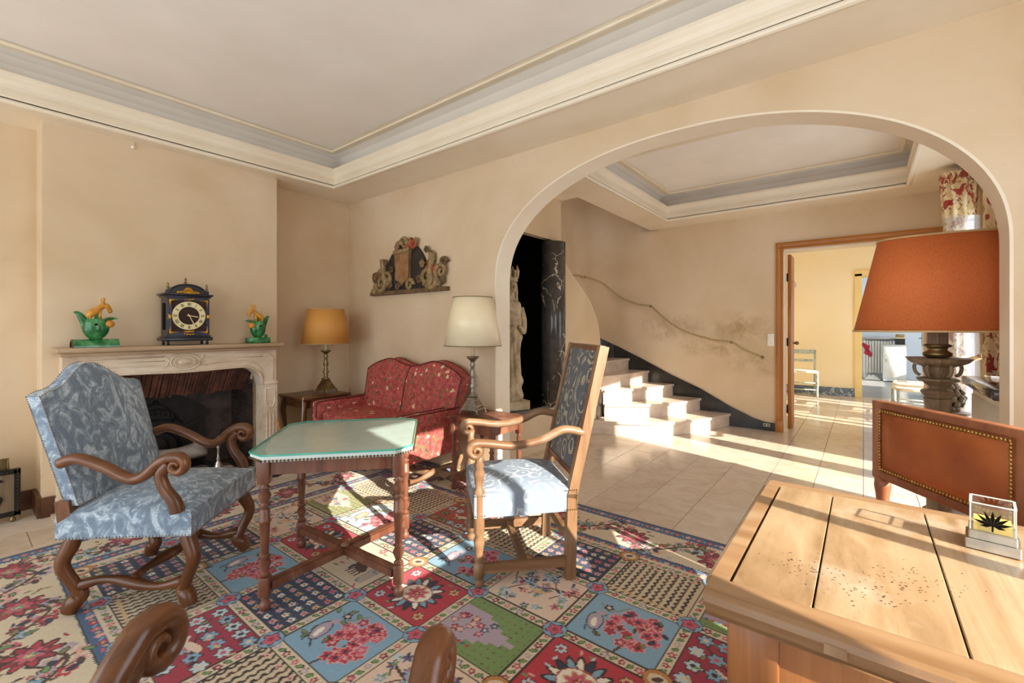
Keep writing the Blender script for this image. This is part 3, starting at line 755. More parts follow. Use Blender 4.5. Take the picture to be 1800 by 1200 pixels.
m.obj('case', MAT['clockblack'] if 'clockblack' in MAT else MAT.setdefault('clockblack', pm('ebonised_wood', '16151c', '26252e', 10, 0.28)), ck)
arc = [(0.118 * math.cos(t), 0.387 + 0.072 * math.sin(t)) for t in [math.pi * i / 20 for i in range(21)]]
MB().prism(arc, 'x', -0.06, 0.06).obj('arched_pediment', MAT['clockblack'], ck)
MB().tube([(0.062, y, z) for y, z in arc], 0.006, 6).obj('pediment_moulding', MAT['clockblack'], ck)
m = MB()
for sg in (-1, 1):
    for a, b in (((0.078, sg * 0.121, 0.085), (0.078, sg * 0.121, 0.345)),): m.bar(a, b, 0.024, 0.014, (1, 0, 0))
m.bar((0.078, -0.13, 0.346), (0.078, 0.13, 0.346), 0.014, 0.022, (0, 0, 1)); m.bar((0.078, -0.13, 0.088), (0.078, 0.13, 0.088), 0.014, 0.034, (0, 0, 1))
m.obj('door_frame', MAT.setdefault('clockblue', pm('blue_black_gloss', '2b2e3d', '3c4053', 6, 0.18)), ck)
MB().box((0.076, 0, 0.220), (0.004, 0.225, 0.24)).obj('dial_plate', MAT.setdefault('dialbrown', pm('brown_velvet', '2a1410', '38201a', 20, 0.8)), ck)
dz = 0.222
m = MB(); N_ = 40; vs = []; fs = []
for i in range(N_):
    t = 2 * math.pi * i / N_
    for r, x in ((0.068, 0.079), (0.068, 0.084), (0.107, 0.084), (0.107, 0.079)): vs.append((x, r * math.cos(t), dz + r * math.sin(t)))
for i in range(N_):
    j = (i + 1) % N_
    for k in range(3): fs.append((4 * i + k, 4 * j + k, 4 * j + k + 1, 4 * i + k + 1))
m.add(vs, fs); dial = m.obj('chapter_ring', MAT.setdefault('ivory', pm('ivory_enamel', 'd9c98c', 'e8dca8', 8, 0.35)), ck)
num = MB(); Hh = 0.011
GL = {'I': (0.006, [(0, -Hh, 0, Hh)]), 'V': (0.012, [(-0.005, Hh, 0, -Hh), (0.005, Hh, 0, -Hh)]), 'X': (0.012, [(-0.005, Hh, 0.005, -Hh), (0.005, Hh, -0.005, -Hh)])}
for h, s_ in enumerate(['XII', 'I', 'II', 'III', 'IIII', 'V', 'VI', 'VII', 'VIII', 'IX', 'X', 'XI']):
    ang = 2 * math.pi * h / 12; tot = sum(GL[c][0] for c in s_); u = -tot / 2; segs = []
    for c in s_:
        wd, sg = GL[c]
        segs += [(p[0] + u + wd / 2, p[1] + 0.0875, p[2] + u + wd / 2, p[3] + 0.0875) for p in sg]; u += wd
    stroke(num, 0.0850, (0, dz), ang, segs, 0.0028)
num.obj('roman_numerals', MAT['clockblack'], dial, kind='stuff')
hnd = MB()
for ang, L, w_ in ((R(100), 0.058, 0.006), (R(155), 0.066, 0.005)):
    stroke(hnd, 0.0875, (0, dz), ang, [(0, -0.015, 0, L)], w_)
hnd.ball((0.087, 0, dz), 0.006, 8, 5); hnd.obj('clock_hands', MAT['ivory'], ck)
def mount(y, z, ry, rz, name='gilt_mount', seed=0):
    rr = random.Random(seed); m_ = MB()
    m_.ball((0.087, y, z), 0.01, 10, 6, (0.5, ry / 0.014, rz / 0.014))
    for k in range(7): m_.ball((0.088, y + rr.uniform(-1, 1) * ry, z + rr.uniform(-0.5, 0.5) * rz), 0.006, 7, 5)
    m_.obj(name, MAT['gold'], ck)
for i, (y, z, ry, rz) in enumerate([(0.122, 0.215, 0.009, 0.026), (-0.122, 0.215, 0.009, 0.026), (0, 0.345, 0.03, 0.007), (0, 0.082, 0.03, 0.007), (0, 0.103, 0.032, 0.008)]): mount(y, z, ry, rz, 'gilt_mount', i)
for sy in (-1, 1):
    for z, s2 in ((0.335, -1), (0.095, 1)):
        m_ = MB(); m_.ball((0.087, sy * 0.116, z), 0.011, 9, 6, (0.5, 1, 1))
        for k in range(1, 5): m_.ball((0.087, sy * (0.116 - 0.011 * k), z + 0.001 * k), 0.008 - 0.0012 * k, 7, 5); m_.ball((0.087, sy * 0.118, z + s2 * 0.011 * k), 0.008 - 0.0012 * k, 7, 5)
        m_.obj('gilt_corner', MAT['gold'], ck)
m_ = MB(); m_.prism([(-0.075, 0.392), (0.075, 0.392), (0.068, 0.404), (0.03, 0.412), (0.018, 0.430), (0, 0.437), (-0.018, 0.430), (-0.03, 0.412), (-0.068, 0.404)], 'x', 0.058, 0.066)
for k in range(9): m_.ball((0.067, -0.056 + 0.014 * k, 0.401 + 0.014 * max(0, 1 - abs(k - 4) / 3)), 0.007, 7, 5)
m_.obj('gilt_crest', MAT['gold'], ck)
FIN = [(0.001, 0), (0.010, 0.0), (0.010, 0.006), (0.004, 0.012), (0.011, 0.018), (0.013, 0.021), (0.004, 0.026), (0.008, 0.034), (0.009, 0.04), (0.004, 0.052), (0.001, 0.058)]
for (x, y, z) in ((0.05, 0.125, 0.413), (0.05, -0.125, 0.413), (0.0, 0.0, 0.458)):
    if z < 0.45: MB().box((x, y, 0.40), (0.028, 0.024, 0.028)).obj('finial_block', MAT['clockblack'], ck)
    MB().lathe(FIN, 10, (x, y, z)).obj('finial', MAT['brass'], ck)
for x in (-0.055, 0.06):
    for y in (-0.125, 0.125): MB().lathe([(0.001, 0), (0.006, 0.002), (0.012, 0.011), (0.006, 0.02), (0.009, 0.026), (0.009, 0.034)], 10, (x, y, 0)).obj('foot', MAT['iron'], ck)
MB().box((-0.0, -0.1365, 0.215), (0.05, 0.004, 0.2)).obj('side_opening', MAT['black'], ck)

# ------------------------------------------------------------------ glazed roof-tile figures
MAT['greenglaze'] = pm('green_glaze', '0d4a22', '6aa870', 16, 0.14, detail=6, c3='256f38')
MAT['yellowglaze'] = pm('amber_glaze', 'a8641a', 'e0a83e', 18, 0.22)
MAT['brownclay'] = pm('brown_clay', '4a2f1f', '6d4a32', 10, 0.6)
def figure(y, sg, label, arched):
    f_ = thing('glazed_figure', label, 'figurine', (-4.09, y, ZM), 0, 'green glazed ridge-tile figures')
    f_.scale = (1, 1, 1.14)
    if arched:
        half = [(0.052 * math.cos(t), 0.048 * math.sin(t)) for t in [math.pi * i / 14 for i in range(15)]]
        inner = [(0.040 * math.cos(t), 0.037 * math.sin(t)) for t in [math.pi * i / 14 for i in range(14, -1, -1)]]
        MB().prism(half + inner, 'y', -0.115, 0.115).obj('ridge_tile', MAT['greenglaze'], f_)
        MB().prism([(a * 0.99, b * 0.99) for a, b in half] + [(a * 1.02, b * 1.02) for a, b in inner], 'y', -0.122, -0.110).obj('tile_end', MAT['brownclay'], f_)
        zb = 0.046
    else:
        MB().rbox((0, 0, 0.021), (0.10, 0.17, 0.042), 0.006).obj('ridge_tile', MAT['greenglaze'], f_); zb = 0.04
    s_ = 1.0 if arched else 0.88
    k = sg
    b_ = MB()
    b_.lathe([(0.02, 0), (0.034, 0.0), (0.034, 0.006), (0.050, 0.018), (0.066, 0.042), (0.071, 0.066), (0.066, 0.098), (0.062, 0.122), (0.040, 0.118), (0.001, 0.105)], 20, (0, 0, zb), sx=0.72 * s_, sy=1.0 * s_)
    body = b_.obj('tulip_body', MAT['greenglaze'], f_)
    lf = MB()
    def leaf(pts, wd):
        P = spl(pts, 6); n2 = len(P) - 1
        lf.tube(P, [(wd * 0.55 * (1 - (i / n2) ** 1.6) + 0.001, 0.014 * (1 - i / n2) + 0.0015) for i in range(n2 + 1)], 8, ref=(1, 0, 0))
    leaf([(0, -k * 0.035 * s_, zb + 0.05), (0, -k * 0.055 * s_, zb + 0.10), (0, -k * 0.085 * s_, zb + 0.150), (0, -k * 0.110 * s_, zb + 0.160)], 0.050)
    leaf([(0, 0.0, zb + 0.07), (0.004, k * 0.01, zb + 0.12), (0.004, k * 0.005, zb + 0.165)], 0.058)
    leaf([(0, k * 0.03 * s_, zb + 0.08), (0, k * 0.055 * s_, zb + 0.115), (0, k * 0.085 * s_, zb + 0.125), (0, k * 0.115 * s_, zb + 0.124)], 0.028)
    lf.obj('leaf_tips', MAT['greenglaze'], body)
    MB().ball((0.022, k * 0.066 * s_, zb + 0.092), 0.026, 12, 8, (0.9, 1.1, 0.85)).obj('yellow_fruit', MAT['yellowglaze'], body)
    MB().ball((0.047 * s_, -k * 0.005, zb + 0.088), 0.009, 8, 6, (0.4, 1.2, 0.8)).obj('hole', MAT['black'], body)
    if not arched: MB().ball((0.03, -k * 0.05, zb + 0.012), 0.016, 10, 7).obj('knob', MAT['greenglaze'], body)
    a_ = MB()
    P = spl([(0, -k * 0.042, zb + 0.135, 0.016), (0, -k * 0.018, zb + 0.158, 0.024), (0, k * 0.012, zb + 0.178, 0.020), (0, k * 0.036, zb + 0.200, 0.016), (0, k * 0.055, zb + 0.198, 0.017), (0, k * 0.075, zb + 0.176, 0.009)], 5)
    a_.tube([p[:3] for p in P], [p[3] * s_ for p in P], 10)
    for x in (-0.010, 0.010):
        a_.tube(spl([(x, k * 0.040, zb + 0.205), (x * 1.6, k * 0.034, zb + 0.228), (x * 2.0, k * 0.042, zb + 0.246)], 4), [0.008] * 8 + [0.003], 7)
        a_.tube([(x, -k * 0.030, zb + 0.145), (x * 1.5, -k * 0.030, zb + 0.105)], 0.008, 7); a_.tube([(x, k * 0.020, zb + 0.17), (x * 1.5, k * 0.018, zb + 0.12)], 0.008, 7)
    a_.ball((0, k * 0.072, zb + 0.170), 0.014, 9, 6)
    a_.obj('amber_beast', MAT['yellowglaze'], f_)
figure(0.635, 1, 'green tulip figure with an amber beast on an arched tile, left of the clock', True)
figure(1.665, -1, 'green tulip figure with an amber beast on a flat tile, right of the clock', False)
# ================================================================== FABRICS
def fern_fabric():
    m, nt, b = newmat('blue_fern_brocade'); vec = coords(nt)
    a = noise(nt, coords(nt, (1, 1, 0.6)), 13, 4, 0.55, 2.2)
    wv = nd(nt, 'ShaderNodeTexWave', wave_type='BANDS', bands_direction='DIAGONAL'); wv.inputs['Scale'].default_value = 22; wv.inputs['Distortion'].default_value = 14
    wv.inputs['Detail'].default_value = 3; wv.inputs['Detail Scale'].default_value = 1.6
    nt.links.new(vec, wv.inputs['Vector'])
    base = ramp(nt, a, [(0.42, srgb('667a8e')), (0.52, srgb('8499ab')), (0.60, srgb('bccdd8'))])
    col = mixc(nt, math_n(nt, 'MULTIPLY', wv.outputs['Fac'], 0.42), base, srgb('4f6074'))
    f2 = noise(nt, vec, 90, 2, 0.5)
    col = mixc(nt, math_n(nt, 'MULTIPLY', f2, 0.18), col, srgb('a9b7c4'))
    nt.links.new(col, b.inputs['Base Color']); b.inputs['Roughness'].default_value = 0.62
    b.inputs['Sheen Weight'].default_value = 0.25
    bump(nt, b, noise(nt, vec, 220, 2), 0.12, 0.001)
    return m
MAT['fern'] = fern_fabric()
def damask(name, dark, light, scale=9.0, freq=55.0):
    m, nt, b = newmat(name); vec = coords(nt)
    nn = nd(nt, 'ShaderNodeTexNoise'); nn.inputs['Scale'].default_value = 5; nn.inputs['Detail'].default_value = 2; nt.links.new(vec, nn.inputs['Vector'])
    w = nd(nt, 'ShaderNodeVectorMath', operation='MULTIPLY_ADD'); nt.links.new(nn.outputs['Color'], w.inputs[0]); w.inputs[1].default_value = (0.13, 0.13, 0.13); nt.links.new(vec, w.inputs[2])
    v = nd(nt, 'ShaderNodeTexVoronoi', feature='F1'); v.inputs['Scale'].default_value = scale; nt.links.new(w.outputs[0], v.inputs['Vector'])
    s_ = math_n(nt, 'SINE', math_n(nt, 'MULTIPLY', v.outputs['Distance'], freq / 2.5))
    f = ramp(nt, s_, [(0.42, (0, 0, 0)), (0.56, (1, 1, 1))])
    g = ramp(nt, noise(nt, vec, 13, 3), [(0.40, (0.15, 0.15, 0.15)), (0.55, (1, 1, 1))])
    fac = mixc(nt, 1.0, f, g, 'MULTIPLY')
    col = mixc(nt, fac, srgb(dark), srgb(light))
    col = mixc(nt, math_n(nt, 'MULTIPLY', noise(nt, coords(nt, (1, 1, 8)), 60, 2), 0.25), col, srgb(dark))
    nt.links.new(col, b.inputs['Base Color']); b.inputs['Roughness'].default_value = 0.6
    bump(nt, b, noise(nt, vec, 240, 2), 0.12, 0.001)
    return m
MAT['damask'] = damask('grey_gold_damask', '565c64', 'aea587', 8, 55)
MAT['damask_seat'] = damask('silver_blue_damask', '7f8b9a', 'b4bac0', 12.0, 46)
def tapestry():
    m, nt, b = newmat('red_animal_tapestry'); vec = coords(nt)
    col = ramp(nt, noise(nt, vec, 30, 4), [(0.35, srgb('9a3a38')), (0.65, srgb('bb5c56'))])
    def spots(scale, stretch, lo, keep, color, thr, dis):
        nonlocal col
        nn = nd(nt, 'ShaderNodeTexNoise'); nn.inputs['Scale'].default_value = 42; nn.inputs['Detail'].default_value = 2; nt.links.new(vec, nn.inputs['Vector'])
        w = nd(nt, 'ShaderNodeVectorMath', operation='MULTIPLY_ADD'); nt.links.new(nn.outputs['Color'], w.inputs[0]); w.inputs[1].default_value = (dis, dis, dis); nt.links.new(coords(nt, stretch), w.inputs[2])
        v = nd(nt, 'ShaderNodeTexVoronoi', feature='F1'); v.inputs['Scale'].default_value = scale; nt.links.new(w.outputs[0], v.inputs['Vector'])
        sep = nd(nt, 'ShaderNodeSeparateColor'); nt.links.new(v.outputs['Color'], sep.inputs[0])
        f = math_n(nt, 'MULTIPLY', math_n(nt, 'LESS_THAN', v.outputs['Distance'], thr), math_n(nt, 'LESS_THAN', sep.outputs[0], keep))
        col = mixc(nt, f, col, srgb(color))
    spots(26, (1, 1, 0.9), 0, 0.5, '6b6a3e', 0.33, 0.05)
    spots(34, (1, 1, 1), 0, 0.35, '5a4038', 0.30, 0.05)
    spots(40, (1, 1, 1), 0, 0.30, 'd08a4e', 0.25, 0.05)
    spots(12, (1, 0.75, 1.15), 0, 0.62, 'dcc096', 0.22, 0.05)
    nt.links.new(col, b.inputs['Base Color']); b.inputs['Roughness'].default_value = 0.75
    bump(nt, b, noise(nt, vec, 200, 2), 0.15, 0.001)
    return m
MAT['tapestry'] = tapestry()
MAT['piping'] = pm('dark_red_piping', '5a2020', '74302c', 30, 0.7)
MAT['leather'] = pm('tan_leather', '8a4420', 'b0622f', 5, 0.38, detail=6, bmp=0.15, bscale=90)
MAT['shade_orange'] = pm('golden_lampshade', 'c98a3c', 'd39a4e', 3, 0.6)
MAT['shade_cream'] = pm('parchment_lampshade', 'ebdab2', 'f2e5c6', 4, 0.3)
MAT['shade_rust'] = pm('rust_fabric_lampshade', 'c4632c', 'd2743c', 160, 0.75, detail=2, bmp=0.2, bscale=300)
MAT['shade_trim'] = pm('shade_trim', 'b89a68', 'c9ad7c', 12, 0.6)
MAT['candle'] = pm('ivory_candle_tube', 'd8c79a', 'e2d4ae', 8, 0.5)
MAT['tabletop_cloth'] = pm('pale_grey_cloth', 'c9d4d0', 'dae3df', 20, 0.7)
def glass_mat():
    m, nt, b = newmat('green_edge_glass')
    t = nd(nt, 'ShaderNodeBsdfTransparent'); t.inputs[0].default_value = (0.95, 0.985, 0.975, 1)
    g = nd(nt, 'ShaderNodeBsdfGlossy'); g.inputs['Roughness'].default_value = 0.015
    lw = nd(nt, 'ShaderNodeLayerWeight'); lw.inputs[0].default_value = 0.5
    mx = nd(nt, 'ShaderNodeMixShader'); nt.links.new(math_n(nt, 'MULTIPLY_ADD', math_n(nt, 'POWER', lw.outputs['Facing'], 4.0), 0.55, 0.025), mx.inputs[0])
    nt.links.new(t.outputs[0], mx.inputs[1]); nt.links.new(g.outputs[0], mx.inputs[2])
    nt.links.new(mx.outputs[0], nt.nodes['Material Output'].inputs['Surface'])
    return m
MAT['glass'] = glass_mat()
MAT['glassedge'] = pm('green_glass_edge', '3f9c86', '5fb8a2', 6, 0.1)

def panel(w0, w1, z0, top, th, bulge, lean, nu=24, nv=16, y0=0.0, round_=0.0):
    """upholstered upright panel, front towards +y; top(u) gives the height for u in -1..1"""
    mb = MB()
    def pt(u, v, side):
        uu = 2 * u - 1; tz = top(uu); z = z0 + v * (tz - z0); hw_ = w0 + (w1 - w0) * v
        x = uu * hw_
        e = (1 - abs(uu) ** 5) * (1 - abs(2 * v - 1) ** 5)
        y = y0 - lean * (z - z0) + side * (th / 2 + bulge * e)
        return (x, y, z)
    mb.grid(lambda u, v: pt(u, v, 1), nu, nv); mb.grid(lambda u, v: pt(u, v, -0.6), nu, nv)
    ring = [(i / nu, 0) for i in range(nu)] + [(1, j / nv) for j in range(nv)] + [(1 - i / nu, 1) for i in range(nu)] + [(0, 1 - j / nv) for j in range(nv)]
    vs = []; k = len(ring)
    for (u, v) in ring: vs += [pt(u, v, 1), pt(u, v, -0.6)]
    mb.add(vs, [(2 * i, 2 * i + 1, 2 * ((i + 1) % k) + 1, 2 * ((i + 1) % k)) for i in range(k)])
    rim = lambda off, s_: [(p[0] * s_, p[1] + off, p[2]) for p in [pt(u, v, 1) for (u, v) in ring]]
    return mb, pt, ring

def seat_pad(w, d, z0, z1, dome, nu=20, taper=0.0):
    """rail fabric plus domed top; centred on the origin"""
    mb = MB()
    def xy(u, v):
        y = -d / 2 + d * v; hw_ = w / 2 * (1 - taper * (1 - v)); return ((2 * u - 1) * hw_, y)
    def topz(u, v):
        return z1 + dome * (1 - abs(2 * u - 1) ** 2.6) ** 0.8 * (1 - abs(2 * v - 1) ** 2.6) ** 0.8
    mb.grid(lambda u, v: xy(u, v) + (topz(u, v),), nu, nu)
    mb.grid(lambda u, v: xy(u, v) + (z0,), 2, 2, False)
    ring = [(i / nu, 0) for i in range(nu)] + [(1, i / nu) for i in range(nu)] + [(1 - i / nu, 1) for i in range(nu)] + [(0, 1 - i / nu) for i in range(nu)]
    vs = []; k = len(ring)
    for (u, v) in ring: p = xy(u, v); vs += [p + (z0,), p + (z1,)]
    mb.add(vs, [(2 * i, 2 * ((i + 1) % k), 2 * ((i + 1) % k) + 1, 2 * i + 1) for i in range(k)])
    return mb

def spiral(c, r0, r1, turns, a0, sgn, plane_x, n=26):
    return [(plane_x, c[0] + (r0 + (r1 - r0) * i / n) * math.cos(a0 + sgn * 2 * math.pi * turns * i / n), c[1] + (r0 + (r1 - r0) * i / n) * math.sin(a0 + sgn * 2 * math.pi * turns * i / n)) for i in range(n + 1)]

def scroll_arm(x, yb, zb, yf, zf, dip, r=0.024, mat='walnut', parent=None, rs=0.040):
    """arm from the back, dipping and rising to a volute at the front"""
    c = (yf, zf)
    sp_ = spiral(c, rs, 0.010, 1.25, R(100), -1, x)
    P = spl([(x, yb, zb), (x, yb + 0.07, zb + 0.018), (x, yb + 0.17, zb - 0.02), (x, yb + 0.27, zb - dip), (x, (yb + yf) / 2 + 0.10, zb - dip + 0.012), (x, yf - 0.075, zf + 0.012), (x, yf - 0.03, zf + rs * 0.93)], 6) + sp_[1:]
    n_ = len(P); rad = []
    for i in range(n_):
        k = max(0.0, (i - (n_ - 26)) / 26)
        rad.append((r * (1 - 0.62 * k), r * 1.12 * (1 - 0.15 * k)))
    return MB().tube(P, rad, 12, ref=(1, 0, 0)).obj('arm', MAT[mat], parent)

# ------------------------------------------------------------------ blue armchair (sheep-bone legs)
def bone_leg(x, y, ox, oy, z=0.345, r=0.027):
    P = spl([(x, y, z, r * 1.05), (x + ox * 0.015, y + oy * 0.015, z - 0.05, r * 1.15), (x + ox * 0.042, y + oy * 0.042, z * 0.64, r * 1.0), (x + ox * 0.006, y + oy * 0.006, z * 0.38, r * 0.92), (x - ox * 0.018, y - oy * 0.018, z * 0.22, r * 1.08), (x + ox * 0.004, y + oy * 0.004, 0.05, r * 1.25), (x + ox * 0.02, y + oy * 0.02, 0.012, r * 1.1)], 6)
    return MB().tube([p[:3] for p in P], [p[3] for p in P], 12)
def wavy(a, b, r, amp, up, n=18, waves=1.0):
    a, b, up = Vector(a), Vector(b), Vector(up)
    P = []; rr = []
    for i in range(n + 1):
        t = i / n; P.append(tuple(a.lerp(b, t) + up * amp * math.sin(2 * math.pi * waves * t))); rr.append(r * (1 + 0.25 * math.cos(4 * math.pi * t)))
    return MB().tube(P, rr, 10)
def bone_armchair(label, loc, rot, top_h=1.07, sh_h=0.965, arm_mat='walnut', fabric='fern', lean=0.28, armz=0.0, ar=0.023, rs=0.040):
    c = thing('armchair', label, 'armchair', loc, rot)
    seat_pad(0.60, 0.55, 0.335, 0.445, 0.055, taper=0.06).obj('seat', MAT[fabric], c)
    top = lambda u: sh_h + (top_h - sh_h) * (0.5 + 0.5 * math.cos(math.pi * min(1, abs(u) / 0.80))) - 0.018 * max(0, abs(u) - 0.86) / 0.14
    mb, pt, ring = panel(0.270, 0.292, 0.475, top, 0.065, 0.022, lean, y0=-0.225)
    mb.obj('backrest', MAT[fabric], c)
    nl = MB()
    def along(path, step, r):
        acc = 0; out = [path[0]]
        for a, b in zip(path[:-1], path[1:]):
            L = (Vector(b) - Vector(a)).length; n_ = max(1, int(round(L / step)))
            out += [tuple(Vector(a).lerp(Vector(b), (k + 1) / n_)) for k in range(n_)]
        return out
    K = 24
    side = lambda s_, e: [(pt(0 if s_ < 0 else 1, j / K, e)) for j in range(K + 1)]
    tp = lambda e: [pt(i / K, 1, e) for i in range(K + 1)]; bt = lambda e: [pt(i / K, 0, e) for i in range(K + 1)]
    for e in (1.0, -0.6):
        for P in (side(-1, e), side(1, e), tp(e), bt(e)): nl.nails(along(P, 0.0135, 0), 0.0048)
    for sx in (-1, 1):
        nl.nails(line_pts((sx * 0.30, 0.277, 0.34), (sx * 0.283, -0.272, 0.34), 0.0135), 0.0048)
        nl.nails(line_pts((sx * 0.298, 0.278, 0.34), (sx * 0.298, 0.278, 0.44), 0.0135), 0.0048); nl.nails(line_pts((sx * 0.303, 0.23, 0.44), (sx * 0.303, 0.275, 0.44), 0.0135), 0.0048)
    nl.nails(line_pts((-0.30, 0.277, 0.34), (0.30, 0.277, 0.34), 0.0135), 0.0048)
    nl.obj('nail_trim', MAT['nailsilver'], c, kind='stuff')
    for sx in (-1, 1):
        scroll_arm(sx * 0.295, -0.245, 0.665 + armz, 0.215, 0.640 + armz, 0.075, ar, arm_mat, c, rs)
        P = spl([(sx * 0.295, 0.185, 0.650 + armz, 0.026), (sx * 0.295, 0.150, 0.605 + armz, 0.025), (sx * 0.295, 0.165, 0.545 + armz, 0.025), (sx * 0.295, 0.205, 0.485 + armz * 0.5, 0.027), (sx * 0.292, 0.215, 0.44, 0.030)], 6)
        MB().tube([p[:3] for p in P], [(p[3], p[3] * 0.9) for p in P], 12, ref=(1, 0, 0)).obj('arm_support', MAT['walnut_z'], c)
        MB().bar((sx * 0.255, -0.235, 0.36), (sx * 0.262, -0.248, 0.50), 0.05, 0.055, (0, 1, 0)).obj('back_post', MAT['walnut_z'], c)
        for y, oy in ((0.225, 1), (-0.225, -1)):
            bone_leg(sx * 0.245, y, sx * 0.4, oy * 0.9).obj('leg', MAT['walnut_z'], c)
        wavy((sx * 0.24, -0.215, 0.115), (sx * 0.24, 0.215, 0.115), 0.021, 0.022, (0, 0, 1)).obj('stretcher', MAT['walnut'], c)
    wavy((-0.24, 0.0, 0.118), (0.24, 0.0, 0.118), 0.021, 0.022, (0, 1, 0)).obj('stretcher', MAT['walnut'], c)
    return c
blue = bone_armchair('blue fern brocade armchair with scrolled walnut arms before the fireplace', (-2.70, 0.684, 0.0098), facing(0.714, 0.70))
bone_armchair('foreground armchair showing only its two scrolled walnut arms', (-0.775, 0.235, 0.0098), facing(-0.52, 0.854), 0.80, 0.76, lean=0.25, armz=-0.050, ar=0.028, rs=0.054)

# ------------------------------------------------------------------ high-backed damask armchair
hc = thing('high_back_armchair', 'tall-backed oak armchair with damask seat facing the glass table', 'armchair', (-1.473, 1.908, 0.0098), facing(-0.665, -0.747))
seat_pad(0.52, 0.50, 0.335, 0.445, 0.05, taper=0.03).obj('seat', MAT['damask_seat'], hc)
HB, LN = 1.145, 0.175
def post_pt(z): return -0.235 - max(0, z - 0.40) * LN / 0.745 * 0.95
for sx in (-1, 1):
    MB().bar((sx * 0.238, -0.225, 0), (sx * 0.238, -0.235, 0.42), 0.045, 0.05, (0, 1, 0)).bar((sx * 0.238, -0.232, 0.40), (sx * 0.238, post_pt(HB), HB), 0.045, 0.048, (0, 1, 0)).obj('rear_post', MAT['oak'], hc)
    prof = [(0.001, 0), (0.017, 0.004), (0.020, 0.03), (0.012, 0.05), (0.023, 0.053), (0.023, 0.115), (0.016, 0.118), (0.021, 0.13), (0.014, 0.145), (0.019, 0.19), (0.023, 0.22), (0.015, 0.245), (0.022, 0.262), (0.022, 0.34), (0.022, 0.44), (0.024, 0.455), (0.015, 0.47), (0.020, 0.52), (0.024, 0.545), (0.016, 0.565), (0.021, 0.58), (0.015, 0.60), (0.020, 0.64)]
    MB().lathe([(r_ * 1.2, z_) for r_, z_ in prof], 14, (sx * 0.238, 0.225, 0)).obj('front_leg', MAT['oak'], hc)
    P = spl([(sx * 0.240, post_pt(0.72) + 0.01, 0.715), (sx * 0.242, -0.19, 0.735), (sx * 0.245, -0.08, 0.69), (sx * 0.245, 0.05, 0.668), (sx * 0.245, 0.18, 0.683), (sx * 0.245, 0.235, 0.688)], 6)
    P += spiral((0.240, 0.652), 0.037, 0.008, 1.3, R(88), -1, sx * 0.245)[1:]
    n_ = len(P); rad = [((0.021 if i < n_ - 26 else 0.021 * (1 - 0.6 * (i - n_ + 26) / 26)), 0.026 if i < n_ - 26 else 0.030) for i in range(n_)]
    MB().tube(P, rad, 12, ref=(1, 0, 0)).obj('arm', MAT['oak_y'], hc)
    MB().bar((sx * 0.238, -0.225, 0.085), (sx * 0.238, 0.225, 0.085), 0.028, 0.045).obj('stretcher', MAT['oak_y'], hc)
MB().bar((-0.238, 0.0, 0.085), (0.238, 0.0, 0.085), 0.03, 0.04).obj('stretcher', MAT['oak_y'], hc)
MB().bar((-0.238, -0.228, 0.19), (0.238, -0.228, 0.19), 0.024, 0.045).obj('stretcher', MAT['oak_y'], hc)
mb, pt, ring = panel(0.212, 0.212, 0.52, lambda u: HB - 0.02, 0.030, 0.012, LN / 0.745 * 0.95, y0=-0.235 - 0.12 * LN / 0.745 * 0.95 + 0.004)
mb.obj('back_panel', MAT['damask'], hc)
for z, h in ((HB - 0.012, 0.026), (0.512, 0.03)): MB().bar((-0.22, post_pt(z), z), (0.22, post_pt(z), z), 0.046, h).obj('back_rail', MAT['walnut'], hc)
nl = MB()
for sx in (-1, 1):
    for y0, y1 in ((0.20, 0.255), (-0.255, -0.20)):
        nl.nails(line_pts((sx * 0.262, y0, 0.44), (sx * 0.262, y1, 0.44), 0.012) + line_pts((sx * 0.262, y0, 0.345), (sx * 0.262, y1, 0.345), 0.012), 0.0045)
    nl.nails(line_pts((sx * 0.262, -0.255, 0.345), (sx * 0.262, -0.255, 0.44), 0.012) + line_pts((sx * 0.262, 0.255, 0.345), (sx * 0.262, 0.255, 0.44), 0.012), 0.0045)
    nl.nails(line_pts((sx * 0.20, post_pt(0.54) + 0.03, 0.54), (sx * 0.20, post_pt(HB - 0.04) + 0.03, HB - 0.04), 0.014), 0.004)
nl.obj('nail_trim', MAT['nail'], hc, kind='stuff')

# ------------------------------------------------------------------ red tapestry sofa
so = thing('sofa', 'small red tapestry sofa with double-humped back and animal pattern', 'sofa', (-3.215, 2.40, 0.0098), facing(0, -1))
stop = lambda u: 0.890 + 0.055 * (math.exp(-((abs(u) - 0.48) / 0.26) ** 2)) - 0.06 * (max(0, abs(u) - 0.72) / 0.28) ** 2
mb, pt, ring = panel(0.60, 0.645, 0.36, stop, 0.13, 0.035, 0.22, 40, 16, y0=-0.16)
bk = mb.obj('backrest', MAT['tapestry'], so)
pp = MB(); pp.tube([pt(i / 40, 1, 1) for i in range(41)], 0.007, 7); pp.tube([pt(i / 40, 1, -0.6) for i in range(41)], 0.007, 7)
pp.tube([(0.0, p[1] + 0.004, p[2]) for p in [pt(0.5, j / 16, 1) for j in range(17)]], 0.005, 6)
for u in (0, 1): pp.tube([pt(u, j / 16, 1) for j in range(17)], 0.006, 6)
pp.obj('piping', MAT['piping'], bk)
MB().rbox((0, 0.10, 0.31), (1.20, 0.52, 0.14), 0.02).obj('seat_base', MAT['tapestry'], so)
for sx in (-1, 1): MB().pad((sx * 0.262, 0.09, 0.43), (0.54, 0.56, 0.15), 0.35, 0.25).obj('seat_cushion', MAT['tapestry'], so)
